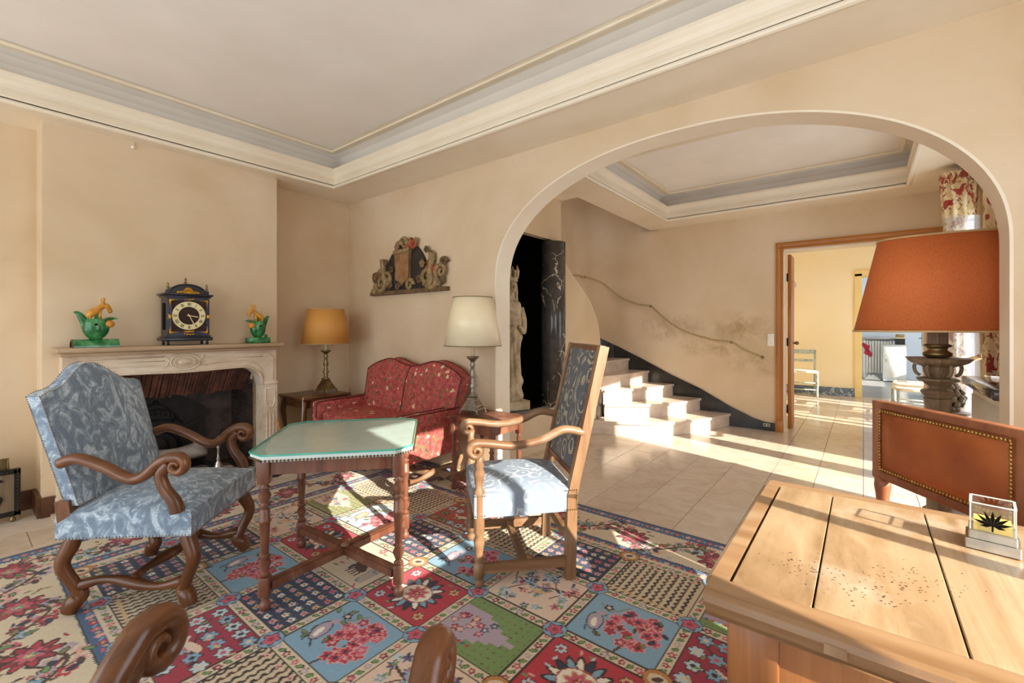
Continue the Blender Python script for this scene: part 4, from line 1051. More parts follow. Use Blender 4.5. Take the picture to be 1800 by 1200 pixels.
for sx in (-1, 1):
    a = MB()
    a.rbox((sx * 0.585, 0.09, 0.41), (0.085, 0.60, 0.36), 0.03, 3)
    ao = a.obj('armrest', MAT['tapestry'], so)
    q = MB(); q.tube([(sx * 0.625, 0.39, 0.25), (sx * 0.625, 0.39, 0.575), (sx * 0.622, 0.36, 0.588), (sx * 0.622, -0.2, 0.588)], 0.005, 6)
    q.tube([(sx * 0.548, 0.39, 0.45), (sx * 0.548, 0.39, 0.575), (sx * 0.548, 0.36, 0.588), (sx * 0.548, -0.1, 0.588)], 0.005, 6)
    q.obj('piping', MAT['piping'], ao)
    for y, oy in ((0.33, 1), (-0.22, -1)): bone_leg(sx * 0.56, y, sx * 0.3, oy * 0.8, 0.25, 0.03).obj('leg', MAT['oak'], so)
    wavy((sx * 0.56, -0.20, 0.10), (sx * 0.56, 0.32, 0.10), 0.02, 0.02, (0, 0, 1)).obj('stretcher', MAT['oak_y'], so)
    nn_ = MB(); nn_.nails(line_pts((sx * 0.629, 0.392, 0.25), (sx * 0.629, 0.392, 0.55), 0.014), 0.0045)
    bp = [pt(0 if sx < 0 else 1, j / 20, 1) for j in range(21)]
    nn_.nails([(p[0] + sx * 0.002, p[1] - 0.03, p[2]) for p in bp], 0.004); nn_.obj('nail_trim', MAT['nail'], ao, kind='stuff')
wavy((-0.56, 0.06, 0.10), (0.56, 0.06, 0.10), 0.02, 0.03, (0, 1, 0)).obj('stretcher', MAT['oak_y'], so)

# ------------------------------------------------------------------ glass-topped table
tb = thing('glass_top_table', 'square reddish wood table with glass top and turned legs', 'table', (-2.09, 1.272, 0.0098), R(48.5))
def octo(h, c): return [(h, h - c), (h - c, h), (-h + c, h), (-h, h - c), (-h, -h + c), (-h + c, -h), (h - c, -h), (h, -h + c)]
MB().prism(octo(0.352, 0.075), 'z', 0.689, 0.6975).obj('glass_top', MAT['glass'], tb)
ge = MB(); o8 = octo(0.3525, 0.075)
for i in range(8): ge.bar(o8[i] + (0.693,), o8[(i + 1) % 8] + (0.693,), 0.002, 0.0085)
ge.obj('glass_edge', MAT['glassedge'], tb)
MB().prism(octo(0.348, 0.072), 'z', 0.664, 0.688).obj('cloth_top', MAT['tabletop_cloth'], tb)
nl = MB(); oc = octo(0.351, 0.073)
for i in range(8): nl.nails(line_pts(oc[i] + (0.670,), oc[(i + 1) % 8] + (0.670,), 0.0155), 0.0068)
nl.obj('nail_trim', MAT['nail'], tb, kind='stuff')
for i in range(4):
    a = R(90 * i); ca, sa = math.cos(a), math.sin(a)
    rt_ = lambda x, y, z: (ca * x - sa * y, sa * x + ca * y, z)
    MB().bar(rt_(-0.275, 0.285, 0.628), rt_(0.275, 0.285, 0.628), 0.022, 0.068).obj('apron', MAT['tablewood'], tb)
LEG = [(0.001, 0), (0.018, 0.003), (0.024, 0.018), (0.020, 0.035), (0.012, 0.045), (0.018, 0.055), (0.012, 0.066)]
LEG2 = [(0.012, 0.145), (0.022, 0.158), (0.012, 0.17), (0.015, 0.175), (0.026, 0.205), (0.015, 0.232), (0.024, 0.238), (0.013, 0.246), (0.016, 0.25), (0.019, 0.33), (0.022, 0.385), (0.027, 0.39), (0.022, 0.398), (0.021, 0.44), (0.013, 0.452), (0.026, 0.460), (0.014, 0.470), (0.016, 0.475), (0.027, 0.502), (0.014, 0.53), (0.024, 0.538), (0.014, 0.546), (0.020, 0.565)]
for sx in (-1, 1):
    for sy in (-1, 1):
        L = MB(); p = (sx * 0.285, sy * 0.285, 0)
        L.lathe(LEG, 14, p); L.rbox((p[0], p[1], 0.105), (0.046, 0.046, 0.085), 0.005); L.lathe(LEG2, 14, p); L.rbox((p[0], p[1], 0.61), (0.05, 0.05, 0.105), 0.004)
        L.obj('leg', MAT['tablewood'], tb)
        MB().bar((sx * 0.27, sy * 0.27, 0.105), (sx * 0.0, sy * 0.0, 0.105), 0.048, 0.032).bar((sx * 0.27, sy * 0.27, 0.122), (0, 0, 0.122), 0.024, 0.008).obj('stretcher', MAT['tablewood'], tb)
MB().lathe([(0.001, 0.12), (0.022, 0.12), (0.022, 0.13), (0.001, 0.136)], 14).obj('centre_boss', MAT['oak'], tb)

# ------------------------------------------------------------------ side tables and candlestick lamps
s1 = thing('side_table', 'small dark side table between the sofa and the chimney breast', 'side table', (-4.255, 2.265, 0))
MB().rbox((0, 0, 0.588), (0.48, 0.50, 0.022), 0.009).rbox((0, 0, 0.572), (0.45, 0.47, 0.012), 0.004).obj('table_top', MAT['walnut'], s1)
MB().box((0, 0, 0.53), (0.40, 0.42, 0.07)).obj('apron', MAT['walnut'], s1)
for sx in (-1, 1):
    for sy in (-1, 1):
        P = spl([(sx * 0.19, sy * 0.20, 0.56, 0.022), (sx * 0.205, sy * 0.215, 0.46, 0.024), (sx * 0.19, sy * 0.20, 0.30, 0.014), (sx * 0.185, sy * 0.195, 0.12, 0.012), (sx * 0.205, sy * 0.215, 0.012, 0.018)], 6)
        MB().tube([p[:3] for p in P], [p[3] for p in P], 10).obj('leg', MAT['walnut_z'], s1)
MB().tube(spl([(0.215, -0.20, 0.603), (0.246, -0.247, 0.60), (0.247, -0.25, 0.50), (0.235, -0.25, 0.35), (0.25, -0.245, 0.20), (0.24, -0.25, 0.02)], 6), 0.003, 6).obj('lamp_cord', MAT['white'], s1)
s2 = thing('side_table', 'low turned-leg side table between the sofa and the arch', 'side table', (-2.275, 2.575, 0.0098))
MB().rbox((0, 0, 0.552), (0.46, 0.40, 0.022), 0.006).obj('table_top', MAT['tablewood'], s2)
for i, (a, b) in enumerate((((-0.19, -0.16), (0.19, -0.16)), ((-0.19, 0.16), (0.19, 0.16)), ((-0.19, -0.16), (-0.19, 0.16)), ((0.19, -0.16), (0.19, 0.16)))):
    MB().bar(a + (0.50,), b + (0.50,), 0.02, 0.08).obj('apron', MAT['tablewood'], s2)
    MB().bar(a + (0.10,), b + (0.10,), 0.03, 0.035).obj('stretcher', MAT['tablewood'], s2)
for sx in (-1, 1):
    for sy in (-1, 1):
        L = MB(); p = (sx * 0.19, sy * 0.16, 0)
        L.lathe([(0.001, 0), (0.018, 0.004), (0.022, 0.025), (0.012, 0.045), (0.018, 0.05)], 12, p); L.rbox((p[0], p[1], 0.10), (0.042, 0.042, 0.09), 0.004)
        L.lathe([(0.014, 0.14), (0.020, 0.155), (0.012, 0.17), (0.017, 0.22), (0.020, 0.28), (0.013, 0.33), (0.021, 0.345), (0.012, 0.36), (0.018, 0.385), (0.013, 0.41), (0.02, 0.425)], 12, p); L.rbox((p[0], p[1], 0.485), (0.042, 0.042, 0.12), 0.004)
        L.obj('leg', MAT['tablewood'], s2)
def lamp(label, loc, zb, zs0, zs1, r0, r1, metal, shade, rot=0, hs=1.0):
    l = thing('table_lamp', label, 'lamp', loc, rot)
    z = zs0 - zb; k = z / 0.49
    b_ = MB()
    b_.lathe([(0.060, 0.030), (0.098, 0.030), (0.098, 0.040), (0.080, 0.055), (0.080, 0.062), (0.052, 0.10), (0.052, 0.106), (0.030, 0.135), (0.001, 0.135)], 4, ph=R(45), smooth=False)
    b_.obj('base', metal, l)
    for i in range(4):
        a = R(45 + 90 * i)
        MB().tube(spl([(0.085 * math.cos(a), 0.085 * math.sin(a), 0.04), (0.10 * math.cos(a), 0.10 * math.sin(a), 0.025), (0.098 * math.cos(a), 0.098 * math.sin(a), 0.010), (0.112 * math.cos(a), 0.112 * math.sin(a), 0.004)], 4), 0.008, 7).obj('foot', metal, l)
    st = [(0.030, 0.130), (0.032, 0.138), (0.014, 0.150), (0.017, 0.175), (0.012, 0.185), (0.024, 0.205), (0.012, 0.222), (0.016, 0.24), (0.010, 0.25), (0.019, 0.275), (0.016, 0.30), (0.010, 0.345), (0.018, 0.36), (0.010, 0.372), (0.015, 0.39), (0.030, 0.405), (0.048, 0.415), (0.048, 0.420), (0.014, 0.422), (0.001, 0.422)]
    MB().lathe([(r * (1.35 if r < 0.04 else 1.05), 0.13 + (z_ - 0.13) * k) for r, z_ in st], 16).obj('stem', metal, l)
    MB().lathe([(0.016, 0.13 + 0.29 * k), (0.016, z + 0.06), (0.001, z + 0.06)], 12).obj('candle_tube', MAT['candle'], l)
    h = zs1 - zs0; n_ = 40
    sh = MB(); vs = []; fs = []
    for i in range(n_):
        t = 2 * math.pi * i / n_
        for r, zz in ((r0, z), (r1, z + h), (r1 - 0.003, z + h), (r0 - 0.003, z)): vs.append((r * math.cos(t), r * math.sin(t), zz))
    for i in range(n_):
        j = (i + 1) % n_
        for q in range(4): fs.append((4 * i + q, 4 * j + q, 4 * j + (q + 1) % 4, 4 * i + (q + 1) % 4))
    sh.add(vs, fs, True); so_ = sh.obj('lamp_shade', shade, l)
    for r, zz in ((r0, z), (r1, z + h)): MB().tube([(r * math.cos(t), r * math.sin(t), zz) for t in [2 * math.pi * i / 40 for i in range(41)]], 0.003, 5).obj('shade_trim', MAT['shade_trim'] if shade is not MAT['shade_cream'] else MAT['brass'], so_)
    MB().tube([(r1 * 0.99, 0, z + h - 0.01), (-r1 * 0.99, 0, z + h - 0.01)], 0.002, 5).tube([(0, 0, z), (0, 0, z + h - 0.01)], 0.003, 5).obj('shade_carrier', MAT['brass'], so_)
    return l
lamp('brass candlestick lamp with a golden shade in the corner', (-4.20, 2.345, 0.603), 0.603, 1.09, 1.428, 0.227, 0.170, MAT['brass'], MAT['shade_orange'], R(20))
lamp('pewter candlestick lamp with a cream parchment shade beside the arch', (-2.405, 2.560, 0.579), 0.579, 1.107, 1.483, 0.226, 0.157, MAT['pewter'], MAT['shade_cream'], R(15))
# ================================================================== RUG (woven panels painted as thread colours per knot)
RX0, RX1, RY0, RY1 = -3.64, 0.78, -0.03, 2.76
GX0, GY0, CW, CH, NCX, NCY = -3.135, 0.43, 0.4275, 0.374, 8, 5
GX1, GY1 = GX0 + CW * NCX, GY0 + CH * NCY
STEP = 0.005
nx, ny = int(round((RX1 - RX0) / STEP)), int(round((RY1 - RY0) / STEP))
xs = np.linspace(RX0, RX1, nx + 1); ysn = np.linspace(RY0, RY1, ny + 1)
X, Y = np.meshgrid(xs, ysn)
C = np.zeros(X.shape + (3,))
pal = {k: np.array(srgb(v)) for k, v in dict(cream='d0c1a5', cream2='c8b798', navy='16294d', blue='34597f', sky='7ba3bc', pale='b4c8d0', red='b0283c', crimson='96203a',
       brick='a8402f', pink='d49a98', rose='c2566a', green='6a8f54', olive='7d7d48', brown='4a2c24', tan='c9a878', beige='d9c0aa', orange='b67c3e', dark='241a1c', lilac='a999a8', white='e8e2d2').items()}
rg = np.random.RandomState(11)
def put(mask, c): C[mask] = pal[c] if isinstance(c, str) else c
def win(cx, cy, r):
    i0 = max(0, int((cx - r - RX0) / STEP)); i1 = min(nx + 1, int((cx + r - RX0) / STEP) + 2)
    j0 = max(0, int((cy - r - RY0) / STEP)); j1 = min(ny + 1, int((cy + r - RY0) / STEP) + 2)
    return slice(j0, j1), slice(i0, i1)
def disc(cx, cy, rx, ry, c, ang=0.0):
    r = max(rx, ry); j, i = win(cx, cy, r)
    if j.stop <= j.start or i.stop <= i.start: return
    dx, dy = X[j, i] - cx, Y[j, i] - cy; ca, sa = math.cos(ang), math.sin(ang)
    u, v = dx * ca + dy * sa, -dx * sa + dy * ca
    C[j, i][(u / rx) ** 2 + (v / ry) ** 2 < 1] = pal[c]
def flower(cx, cy, r, c1, c2, n=6, ang=0.0, out=None, deep=0.35):
    j, i = win(cx, cy, r * 1.25)
    if j.stop <= j.start or i.stop <= i.start: return
    dx, dy = X[j, i] - cx, Y[j, i] - cy; rr = np.hypot(dx, dy); th = np.arctan2(dy, dx) + ang
    env = r * (1 - deep * (0.5 - 0.5 * np.cos(n * th)))
    S = C[j, i]
    if out: S[rr < env * 1.2] = pal[out]
    S[rr < env] = pal[c1]; S[rr < env * 0.42] = pal[c2]
def seg(x0, y0, x1, y1, w, c):
    n = max(2, int(math.hypot(x1 - x0, y1 - y0) / (STEP * 0.8)))
    for k in range(n + 1):
        t = k / n; disc(x0 + (x1 - x0) * t, y0 + (y1 - y0) * t, w, w, c)
def curve(pts, w, c):
    P = spl(pts, 6)
    for a, b in zip(P[:-1], P[1:]): seg(a[0], a[1], b[0], b[1], w, c)
def leaf2(x, y, ang, L, W, c, out=None):
    cx_, cy_ = x + math.cos(ang) * L / 2, y + math.sin(ang) * L / 2
    if out: disc(cx_, cy_, L / 2 * 1.25, W * 1.5, out, ang)
    disc(cx_, cy_, L / 2, W, c, ang)

# field bands
put(np.ones(X.shape, bool), 'navy')
e = np.minimum(np.minimum(X - RX0, RX1 - X), np.minimum(Y - RY0, RY1 - Y))
put(e > 0.012, 'blue'); put(e > 0.085, 'dark'); put(e > 0.092, 'cream'); put(e > 0.372, 'dark')
put(e > 0.380, 'blue'); put(e > 0.452, 'cream')
def walk_border(dist, step):
    x0, x1, y0, y1 = RX0 + dist, RX1 - dist, RY0 + dist, RY1 - dist; out = []
    for a, b in (((x0, y0), (x1, y0)), ((x1, y0), (x1, y1)), ((x1, y1), (x0, y1)), ((x0, y1), (x0, y0))):
        L = math.hypot(b[0] - a[0], b[1] - a[1]); n = max(1, int(round(L / step)))
        tx, ty = (b[0] - a[0]) / L, (b[1] - a[1]) / L
        for k in range(n): out.append((a[0] + (b[0] - a[0]) * k / n, a[1] + (b[1] - a[1]) * k / n, tx, ty, k))
    return out
for d in (0.048, 0.417):                                   # narrow blue guard bands with small flowers
    for x, y, tx, ty, k in walk_border(d, 0.062):
        flower(x, y, 0.019, ('rose', 'pink', 'red')[k % 3], 'tan', 5, k)
        disc(x + tx * 0.031, y + ty * 0.031, 0.011, 0.006, ('tan', 'sky')[k % 2], math.atan2(ty, tx) + 0.8 * (-1) ** k)
for x, y, tx, ty, k in walk_border(0.0885, 0.016): disc(x, y, 0.004, 0.004, 'white')
for x, y, tx, ty, k in walk_border(0.376, 0.016): disc(x, y, 0.004, 0.004, 'white')
W_ = walk_border(0.232, 0.235)                               # wide cream border: vines, palmettes, blossoms
for x, y, tx, ty, k in W_:
    nxn, nyn = -ty, tx; s_ = 1 if k % 2 == 0 else -1
    P = [(x + tx * t * 0.235 + nxn * s_ * 0.085 * math.sin(math.pi * t), y + ty * t * 0.235 + nyn * s_ * 0.085 * math.sin(math.pi * t)) for t in (0, 0.25, 0.5, 0.75, 1)]
    curve(P, 0.0075, 'brown')
    for t in (0.2, 0.45, 0.7, 0.9):
        px_, py_ = x + tx * t * 0.235, y + ty * t * 0.235; o_ = s_ * 0.085 * math.sin(math.pi * t)
        for sd in (-1, 1):
            q = (px_ + nxn * (o_ + sd * 0.045), py_ + nyn * (o_ + sd * 0.045))
            curve([(px_ + nxn * o_, py_ + nyn * o_), ((px_ + q[0]) / 2 + tx * 0.02, (py_ + q[1]) / 2 + ty * 0.02), q], 0.0050, 'brown')
            flower(q[0], q[1], 0.025 + 0.010 * rg.rand(), rg.choice(['rose', 'red', 'pink', 'lilac', 'sky', 'crimson']), rg.choice(['cream', 'tan', 'navy']), 5, rg.rand() * 6, 'dark' if rg.rand() < 0.5 else None)
            leaf2(q[0], q[1], rg.rand() * 6.28, 0.040, 0.009, rg.choice(['green', 'olive', 'brown', 'navy', 'green']), 'dark')
for x, y, tx, ty, k in W_[::2]:
    a = math.atan2(ty, tx)
    for q in range(9): leaf2(x, y, a + q * 2 * math.pi / 9, 0.088, 0.014, ('red', 'crimson')[q % 2], 'dark')
    flower(x, y, 0.048, 'rose', 'pale', 8, 0, 'brown'); flower(x, y, 0.022, 'green', 'cream', 6)
for _ in range(2000):
    x, y = RX0 + rg.rand() * (RX1 - RX0), RY0 + rg.rand() * (RY1 - RY0)
    d = min(x - RX0, RX1 - x, y - RY0, RY1 - y)
    if 0.115 < d < 0.35:
        if rg.rand() < 0.55: leaf2(x, y, rg.rand() * 6.28, 0.030 + 0.02 * rg.rand(), 0.006, rg.choice(['brown', 'dark', 'navy', 'crimson', 'olive']))
        else: flower(x, y, 0.012, rg.choice(['rose', 'sky', 'tan', 'crimson']), 'cream', 5, rg.rand() * 6)

# panels
KIND = {  # (column, row) counted from the fireplace end and from the near edge
 (0, 0): 'navy', (1, 0): 'chev', (2, 0): 'crim', (3, 0): 'chev', (4, 0): 'beige', (5, 0): 'tree', (6, 0): 'med', (7, 0): 'navy',
 (0, 1): 'navy', (1, 1): 'tree', (2, 1): 'navy', (3, 1): 'tree', (4, 1): 'beige', (5, 1): 'green', (6, 1): 'chev', (7, 1): 'crim',
 (0, 2): 'beige', (1, 2): 'med', (2, 2): 'animal', (3, 2): 'med', (4, 2): 'green', (5, 2): 'med', (6, 2): 'navy', (7, 2): 'tree',
 (0, 3): 'olive', (1, 3): 'paletree', (2, 3): 'navy', (3, 3): 'tree', (4, 3): 'beige', (5, 3): 'tree', (6, 3): 'crim', (7, 3): 'chev',
 (0, 4): 'chev', (1, 4): 'chev', (2, 4): 'brick', (3, 4): 'chev', (4, 4): 'navy', (5, 4): 'chev', (6, 4): 'green', (7, 4): 'med'}
LW = 0.028
BASE = dict(navy='navy', chev='cream2', crim='crimson', beige='beige', tree='sky', med='red', green='green', animal='cream', olive='olive', paletree='pale', brick='brick')
def zone(cx, cy, hw, hh): return (np.abs(X - cx) < hw) & (np.abs(Y - cy) < hh)
put((X > GX0 - 0.03) & (X < GX1 + 0.03) & (Y > GY0 - 0.03) & (Y < GY1 + 0.03), 'cream')
for (ci, cj), kd in KIND.items():
    cx_, cy_ = GX0 + CW * (ci + 0.5), GY0 + CH * (cj + 0.5); hw_, hh_ = CW / 2 - LW, CH / 2 - LW
    put(zone(cx_, cy_, hw_ + 0.006, hh_ + 0.006), 'dark'); put(zone(cx_, cy_, hw_, hh_), BASE[kd])
    ins = lambda m_=0.02: (cx_ + (rg.rand() * 2 - 1) * (hw_ - m_), cy_ + (rg.rand() * 2 - 1) * (hh_ - m_))
    if kd == 'navy':
        for a in range(7):
            for b in range(6):
                x, y = cx_ - hw_ + 0.028 + a * (2 * hw_ - 0.056) / 6, cy_ - hh_ + 0.024 + b * (2 * hh_ - 0.048) / 5
                seg(x - 0.02, y + 0.008, x + 0.02, y - 0.008, 0.003, 'sky' if (a + b) % 3 else 'olive')
                leaf2(x, y, 0.8, 0.026, 0.005, 'green')
                flower(x, y, 0.0170, rg.choice(['pink', 'rose', 'pink', 'tan', 'white']), 'crimson', 5, a + b)
    elif kd in ('tree', 'paletree'):
        sx_ = 1 if (ci + cj) % 2 else -1
        curve([(cx_ - sx_ * 0.03, cy_ - hh_ + 0.005), (cx_ - sx_ * 0.05, cy_ - 0.06), (cx_ - sx_ * 0.045, cy_ + 0.07)], 0.006, 'brown')
        for _ in range(38):
            a = rg.rand() * 6.28; r = 0.115 * math.sqrt(rg.rand()); x, y = cx_ - sx_ * 0.045 + r * 0.85 * math.cos(a), cy_ + 0.01 + r * 1.05 * math.sin(a)
            flower(x, y, 0.026, rg.choice(['red', 'rose', 'crimson', 'red']), rg.choice(['navy', 'dark', 'pink', 'crimson']), 5, a, 'pink')
        for k in range(9):
            leaf2(*ins(), rg.rand() * 6.28, 0.03, 0.007, rg.choice(['green', 'olive', 'navy']), 'dark')
        bx_, by_ = cx_ + sx_ * 0.11, cy_ - 0.035              # a resting animal
        disc(bx_, by_, 0.036, 0.060, 'dark', 0.3); disc(bx_, by_, 0.031, 0.054, 'lilac' if kd == 'tree' else 'tan', 0.3); disc(bx_ + sx_ * 0.0, by_ + 0.066, 0.022, 0.017, 'lilac', 0.5); disc(bx_, by_ - 0.01, 0.012, 0.03, 'white', 0.3)
        for k in (-1, 1): seg(bx_ + k * 0.018, by_ - 0.05, bx_ + k * 0.03 + 0.02, by_ - 0.075, 0.004, 'dark')
        curve([(cx_ + sx_ * 0.02, cy_ + hh_ - 0.02), (cx_ + sx_ * 0.08, cy_ + 0.06), (cx_ + sx_ * 0.14, cy_ + 0.09)], 0.0035, 'olive')
        flower(cx_ + sx_ * 0.10, cy_ + 0.08, 0.024, 'dark', 'beige', 5)
    elif kd == 'med':
        for q in range(16): leaf2(cx_, cy_, q * math.pi / 8, 0.118, 0.014, ('sky', 'navy', 'white')[q % 3], 'dark')
        disc(cx_, cy_, 0.082, 0.066, 'brick'); disc(cx_, cy_, 0.076, 0.060, 'white'); flower(cx_, cy_, 0.05, 'rose', 'cream', 8, 0, 'tan'); flower(cx_, cy_, 0.022, 'crimson', 'tan', 6)
        for sx_ in (-1, 1):
            for sy_ in (-1, 1): flower(cx_ + sx_ * 0.135, cy_ + sy_ * 0.108, 0.026, 'tan' if sx_ > 0 else 'pale', 'crimson', 6, 0, 'dark')
        for _ in range(16):
            p = ins()
            if math.hypot(p[0] - cx_, p[1] - cy_) > 0.12: leaf2(p[0], p[1], rg.rand() * 6.28, 0.028, 0.006, rg.choice(['navy', 'green', 'pale', 'pink']))
    elif kd in ('crim', 'brick'):
        curve([(cx_ + hw_ - 0.01, cy_ - 0.05), (cx_ + 0.05, cy_ - 0.03), (cx_ - 0.05, cy_ + 0.02), (cx_ - 0.12, cy_ + 0.09)], 0.004, 'dark')
        for a in range(5):
            for b in range(4):
                x, y = cx_ - hw_ + 0.04 + a * (2 * hw_ - 0.08) / 4 + 0.012 * (b % 2), cy_ - hh_ + 0.034 + b * (2 * hh_ - 0.068) / 3
                if rg.rand() < 0.85: flower(x, y, 0.031, rg.choice(['pale', 'sky', 'pale', 'olive' if kd == 'brick' else 'sky']), rg.choice(['rose', 'cream', 'dark']), 6, a, 'dark')
                leaf2(x + 0.03, y, rg.rand() * 6.28, 0.03, 0.006, rg.choice(['green', 'dark', 'tan']))
        disc(cx_ + 0.02, cy_ - 0.02, 0.05, 0.017, 'beige', 0.2); seg(cx_ - 0.03, cy_ - 0.03, cx_ - 0.06, cy_ - 0.01, 0.006, 'beige')
    elif kd == 'beige':
        curve([(cx_ + hw_ - 0.005, cy_ + 0.06), (cx_ + 0.06, cy_ + 0.05), (cx_ - 0.02, cy_ + 0.01), (cx_ - 0.13, cy_ + 0.03)], 0.006, 'brown')
        for k in range(6): 
            x0_, y0_ = cx_ + 0.13 - 0.05 * k, cy_ + 0.05 - 0.012 * k
            sd = 1 if k % 2 else -1; curve([(x0_, y0_), (x0_ - 0.03, y0_ + sd * 0.04), (x0_ - 0.05, y0_ + sd * 0.08)], 0.0035, 'brown')
        for _ in range(34):
            p = ins(); flower(p[0], p[1], 0.023, rg.choice(['sky', 'blue', 'pale', 'sky', 'rose']), rg.choice(['pale', 'crimson', 'cream']), 5, rg.rand() * 6, 'lilac' if rg.rand() < 0.3 else None, 0.5)
            leaf2(p[0], p[1], rg.rand() * 6.28, 0.032, 0.006, rg.choice(['green', 'navy', 'green', 'brown']))
        disc(cx_ + 0.01, cy_ - 0.01, 0.04, 0.014, 'tan', 0.2)
    elif kd == 'chev':
        for a in range(11):
            for b in range(9):
                x, y = cx_ - hw_ + 0.02 + a * (2 * hw_ - 0.04) / 10, cy_ - hh_ + 0.02 + b * (2 * hh_ - 0.04) / 8
                for sd in (-1, 1): leaf2(x, y, math.pi / 2 * 0 + sd * 0.9 + (math.pi if ci % 2 else 0), 0.030, 0.0060, 'dark' if (a + ci) % 4 else 'brown')
        seg(cx_ - hw_ + 0.01, cy_ - hh_ + 0.03, cx_ + hw_ - 0.01, cy_ - hh_ + 0.012, 0.006, 'tan')
        for k in range(4): flower(cx_ - hw_ + 0.05 + 0.09 * k, cy_ + hh_ - 0.02, 0.013, 'pink', 'brown', 5)
    elif kd == 'animal':
        for _ in range(14): p = ins(); leaf2(p[0], p[1], rg.rand() * 6.28, 0.04, 0.007, rg.choice(['green', 'navy', 'rose', 'olive']), 'dark' if rg.rand() < 0.4 else None)
        disc(cx_ + 0.02, cy_ - 0.03, 0.03, 0.058, 'brown', 1.2); disc(cx_ - 0.03, cy_ + 0.01, 0.018, 0.03, 'brown', 0.4)
        for k in range(4): seg(cx_ + 0.0 + 0.02 * k, cy_ - 0.05, cx_ - 0.01 + 0.025 * k, cy_ - 0.10, 0.005, 'brown')
        for k in range(4): seg(cx_ + 0.10 + 0.014 * k, cy_ - 0.12, cx_ + 0.09 + 0.016 * k, cy_ + 0.02, 0.003, 'blue')
        for _ in range(6): p = ins(); flower(p[0], p[1], 0.022, 'rose', 'cream', 6, 0, 'dark')
    elif kd in ('green', 'olive'):
        for a in range(11):
            for b in range(9):
                x, y = cx_ - hw_ + 0.018 + a * (2 * hw_ - 0.036) / 10, cy_ - hh_ + 0.018 + b * (2 * hh_ - 0.036) / 8
                disc(x, y, 0.0125, 0.0125, 'olive' if kd == 'green' else 'green'); disc(x, y, 0.008, 0.008, 'green' if kd == 'green' else 'tan'); disc(x + 0.003, y, 0.003, 0.003, 'dark')
        for lv in range(6):
            w2, y2 = 0.150 - 0.022 * lv, cy_ - hh_ + 0.035 * (lv + 1)
            put((np.abs(Y - cy_ + 0.005) < hh_ * 0.62 - 0.022 * max(0, lv - 1)) & (X > cx_ - hw_) & (X < cx_ - hw_ + 0.06 + 0.045 * (lv + 1)) & (np.abs(Y - cy_ + 0.005) < 0.118 - 0.018 * lv), 'lilac' if kd == 'green' else 'beige')
        for _ in range(16):
            x, y = cx_ - hw_ + 0.02 + rg.rand() * 0.19, cy_ + (rg.rand() - 0.5) * 0.11
            flower(x, y, 0.017, rg.choice(['rose', 'red', 'blue', 'pink']), 'cream', 5, rg.rand() * 6, 'dark')
        for k in range(8): disc(cx_ - hw_ + 0.015 + 0.024 * k, cy_ - 0.105, 0.010, 0.006, ('blue', 'red')[k % 2], 0.6)
# lattice bands between panels with little blossoms
for ci in range(NCX + 1):
    for k in range(int(CH * NCY / 0.034)):
        x, y = GX0 + CW * ci, GY0 + 0.017 + k * 0.034
        if k % 2: flower(x, y, 0.0155, ('rose', 'lilac', 'crimson')[k // 2 % 3], 'cream', 5, k, 'dark' if k % 4 == 1 else None)
        else: disc(x, y, 0.017, 0.010, 'dark', 0.7); disc(x, y, 0.014, 0.0075, 'green', 0.7)
for cj in range(NCY + 1):
    for k in range(int(CW * NCX / 0.034)):
        x, y = GX0 + 0.017 + k * 0.034, GY0 + CH * cj
        if k % 2: flower(x, y, 0.0155, ('rose', 'lilac', 'crimson')[k // 2 % 3], 'cream', 5, k, 'dark' if k % 4 == 1 else None)
        else: disc(x, y, 0.017, 0.010, 'dark', 0.7); disc(x, y, 0.014, 0.0075, 'green', 0.7)
for ci in range(NCX + 1):
    for cj in range(NCY + 1):
        x, y = GX0 + CW * ci, GY0 + CH * cj
        if (ci * 2 + cj) % 3 == 0: disc(x, y, 0.055, 0.050, 'dark'); disc(x, y, 0.051, 0.046, 'orange'); disc(x, y, 0.034, 0.028, 'cream'); disc(x, y, 0.020, 0.012, 'brown', 0.7)
        else: disc(x, y, 0.052, 0.050, 'dark'); disc(x, y, 0.048, 0.046, 'sky'); flower(x, y, 0.034, 'rose', 'crimson', 5, ci, 'navy')
C *= (0.93 + 0.14 * rg.rand(*X.shape))[..., None]
C = np.clip(C * 0.97 + 0.008, 0, 1)
zz = 0.0085 + 0.0006 * rg.rand(*X.shape)
co = np.stack([X, Y, zz], -1).reshape(-1, 3)
idx = np.arange((nx + 1) * (ny + 1)).reshape(ny + 1, nx + 1)
q = np.stack([idx[:-1, :-1], idx[:-1, 1:], idx[1:, 1:], idx[1:, :-1]], -1).reshape(-1, 4)
# short skirt down to the floor
ring = np.concatenate([idx[0, :], idx[1:, -1], idx[-1, -2::-1], idx[-2:0:-1, 0]])
low = co[ring].copy(); low[:, 2] = 0.001; base = len(co)
co = np.concatenate([co, low]); kk = np.arange(len(ring)); k2 = (kk + 1) % len(ring)
q = np.concatenate([q, np.stack([ring[kk], base + kk, base + k2, ring[k2]], -1)])
cols = np.concatenate([C.reshape(-1, 3), C.reshape(-1, 3)[ring]])
me = bpy.data.meshes.new('persian_rug')
me.vertices.add(len(co)); me.vertices.foreach_set('co', co.astype(np.float32).ravel())
me.loops.add(len(q) * 4); me.loops.foreach_set('vertex_index', q.astype(np.int32).ravel())
me.polygons.add(len(q)); me.polygons.foreach_set('loop_start', np.arange(0, len(q) * 4, 4, dtype=np.int32))
me.polygons.foreach_set('use_smooth', np.ones(len(q), bool))
me.update(calc_edges=True)
at = me.color_attributes.new('thread_colour', 'FLOAT_COLOR', 'POINT')
at.data.foreach_set('color', np.concatenate([cols, np.ones((len(cols), 1))], 1).astype(np.float32).ravel())
m, nt, b = newmat('wool_pile')
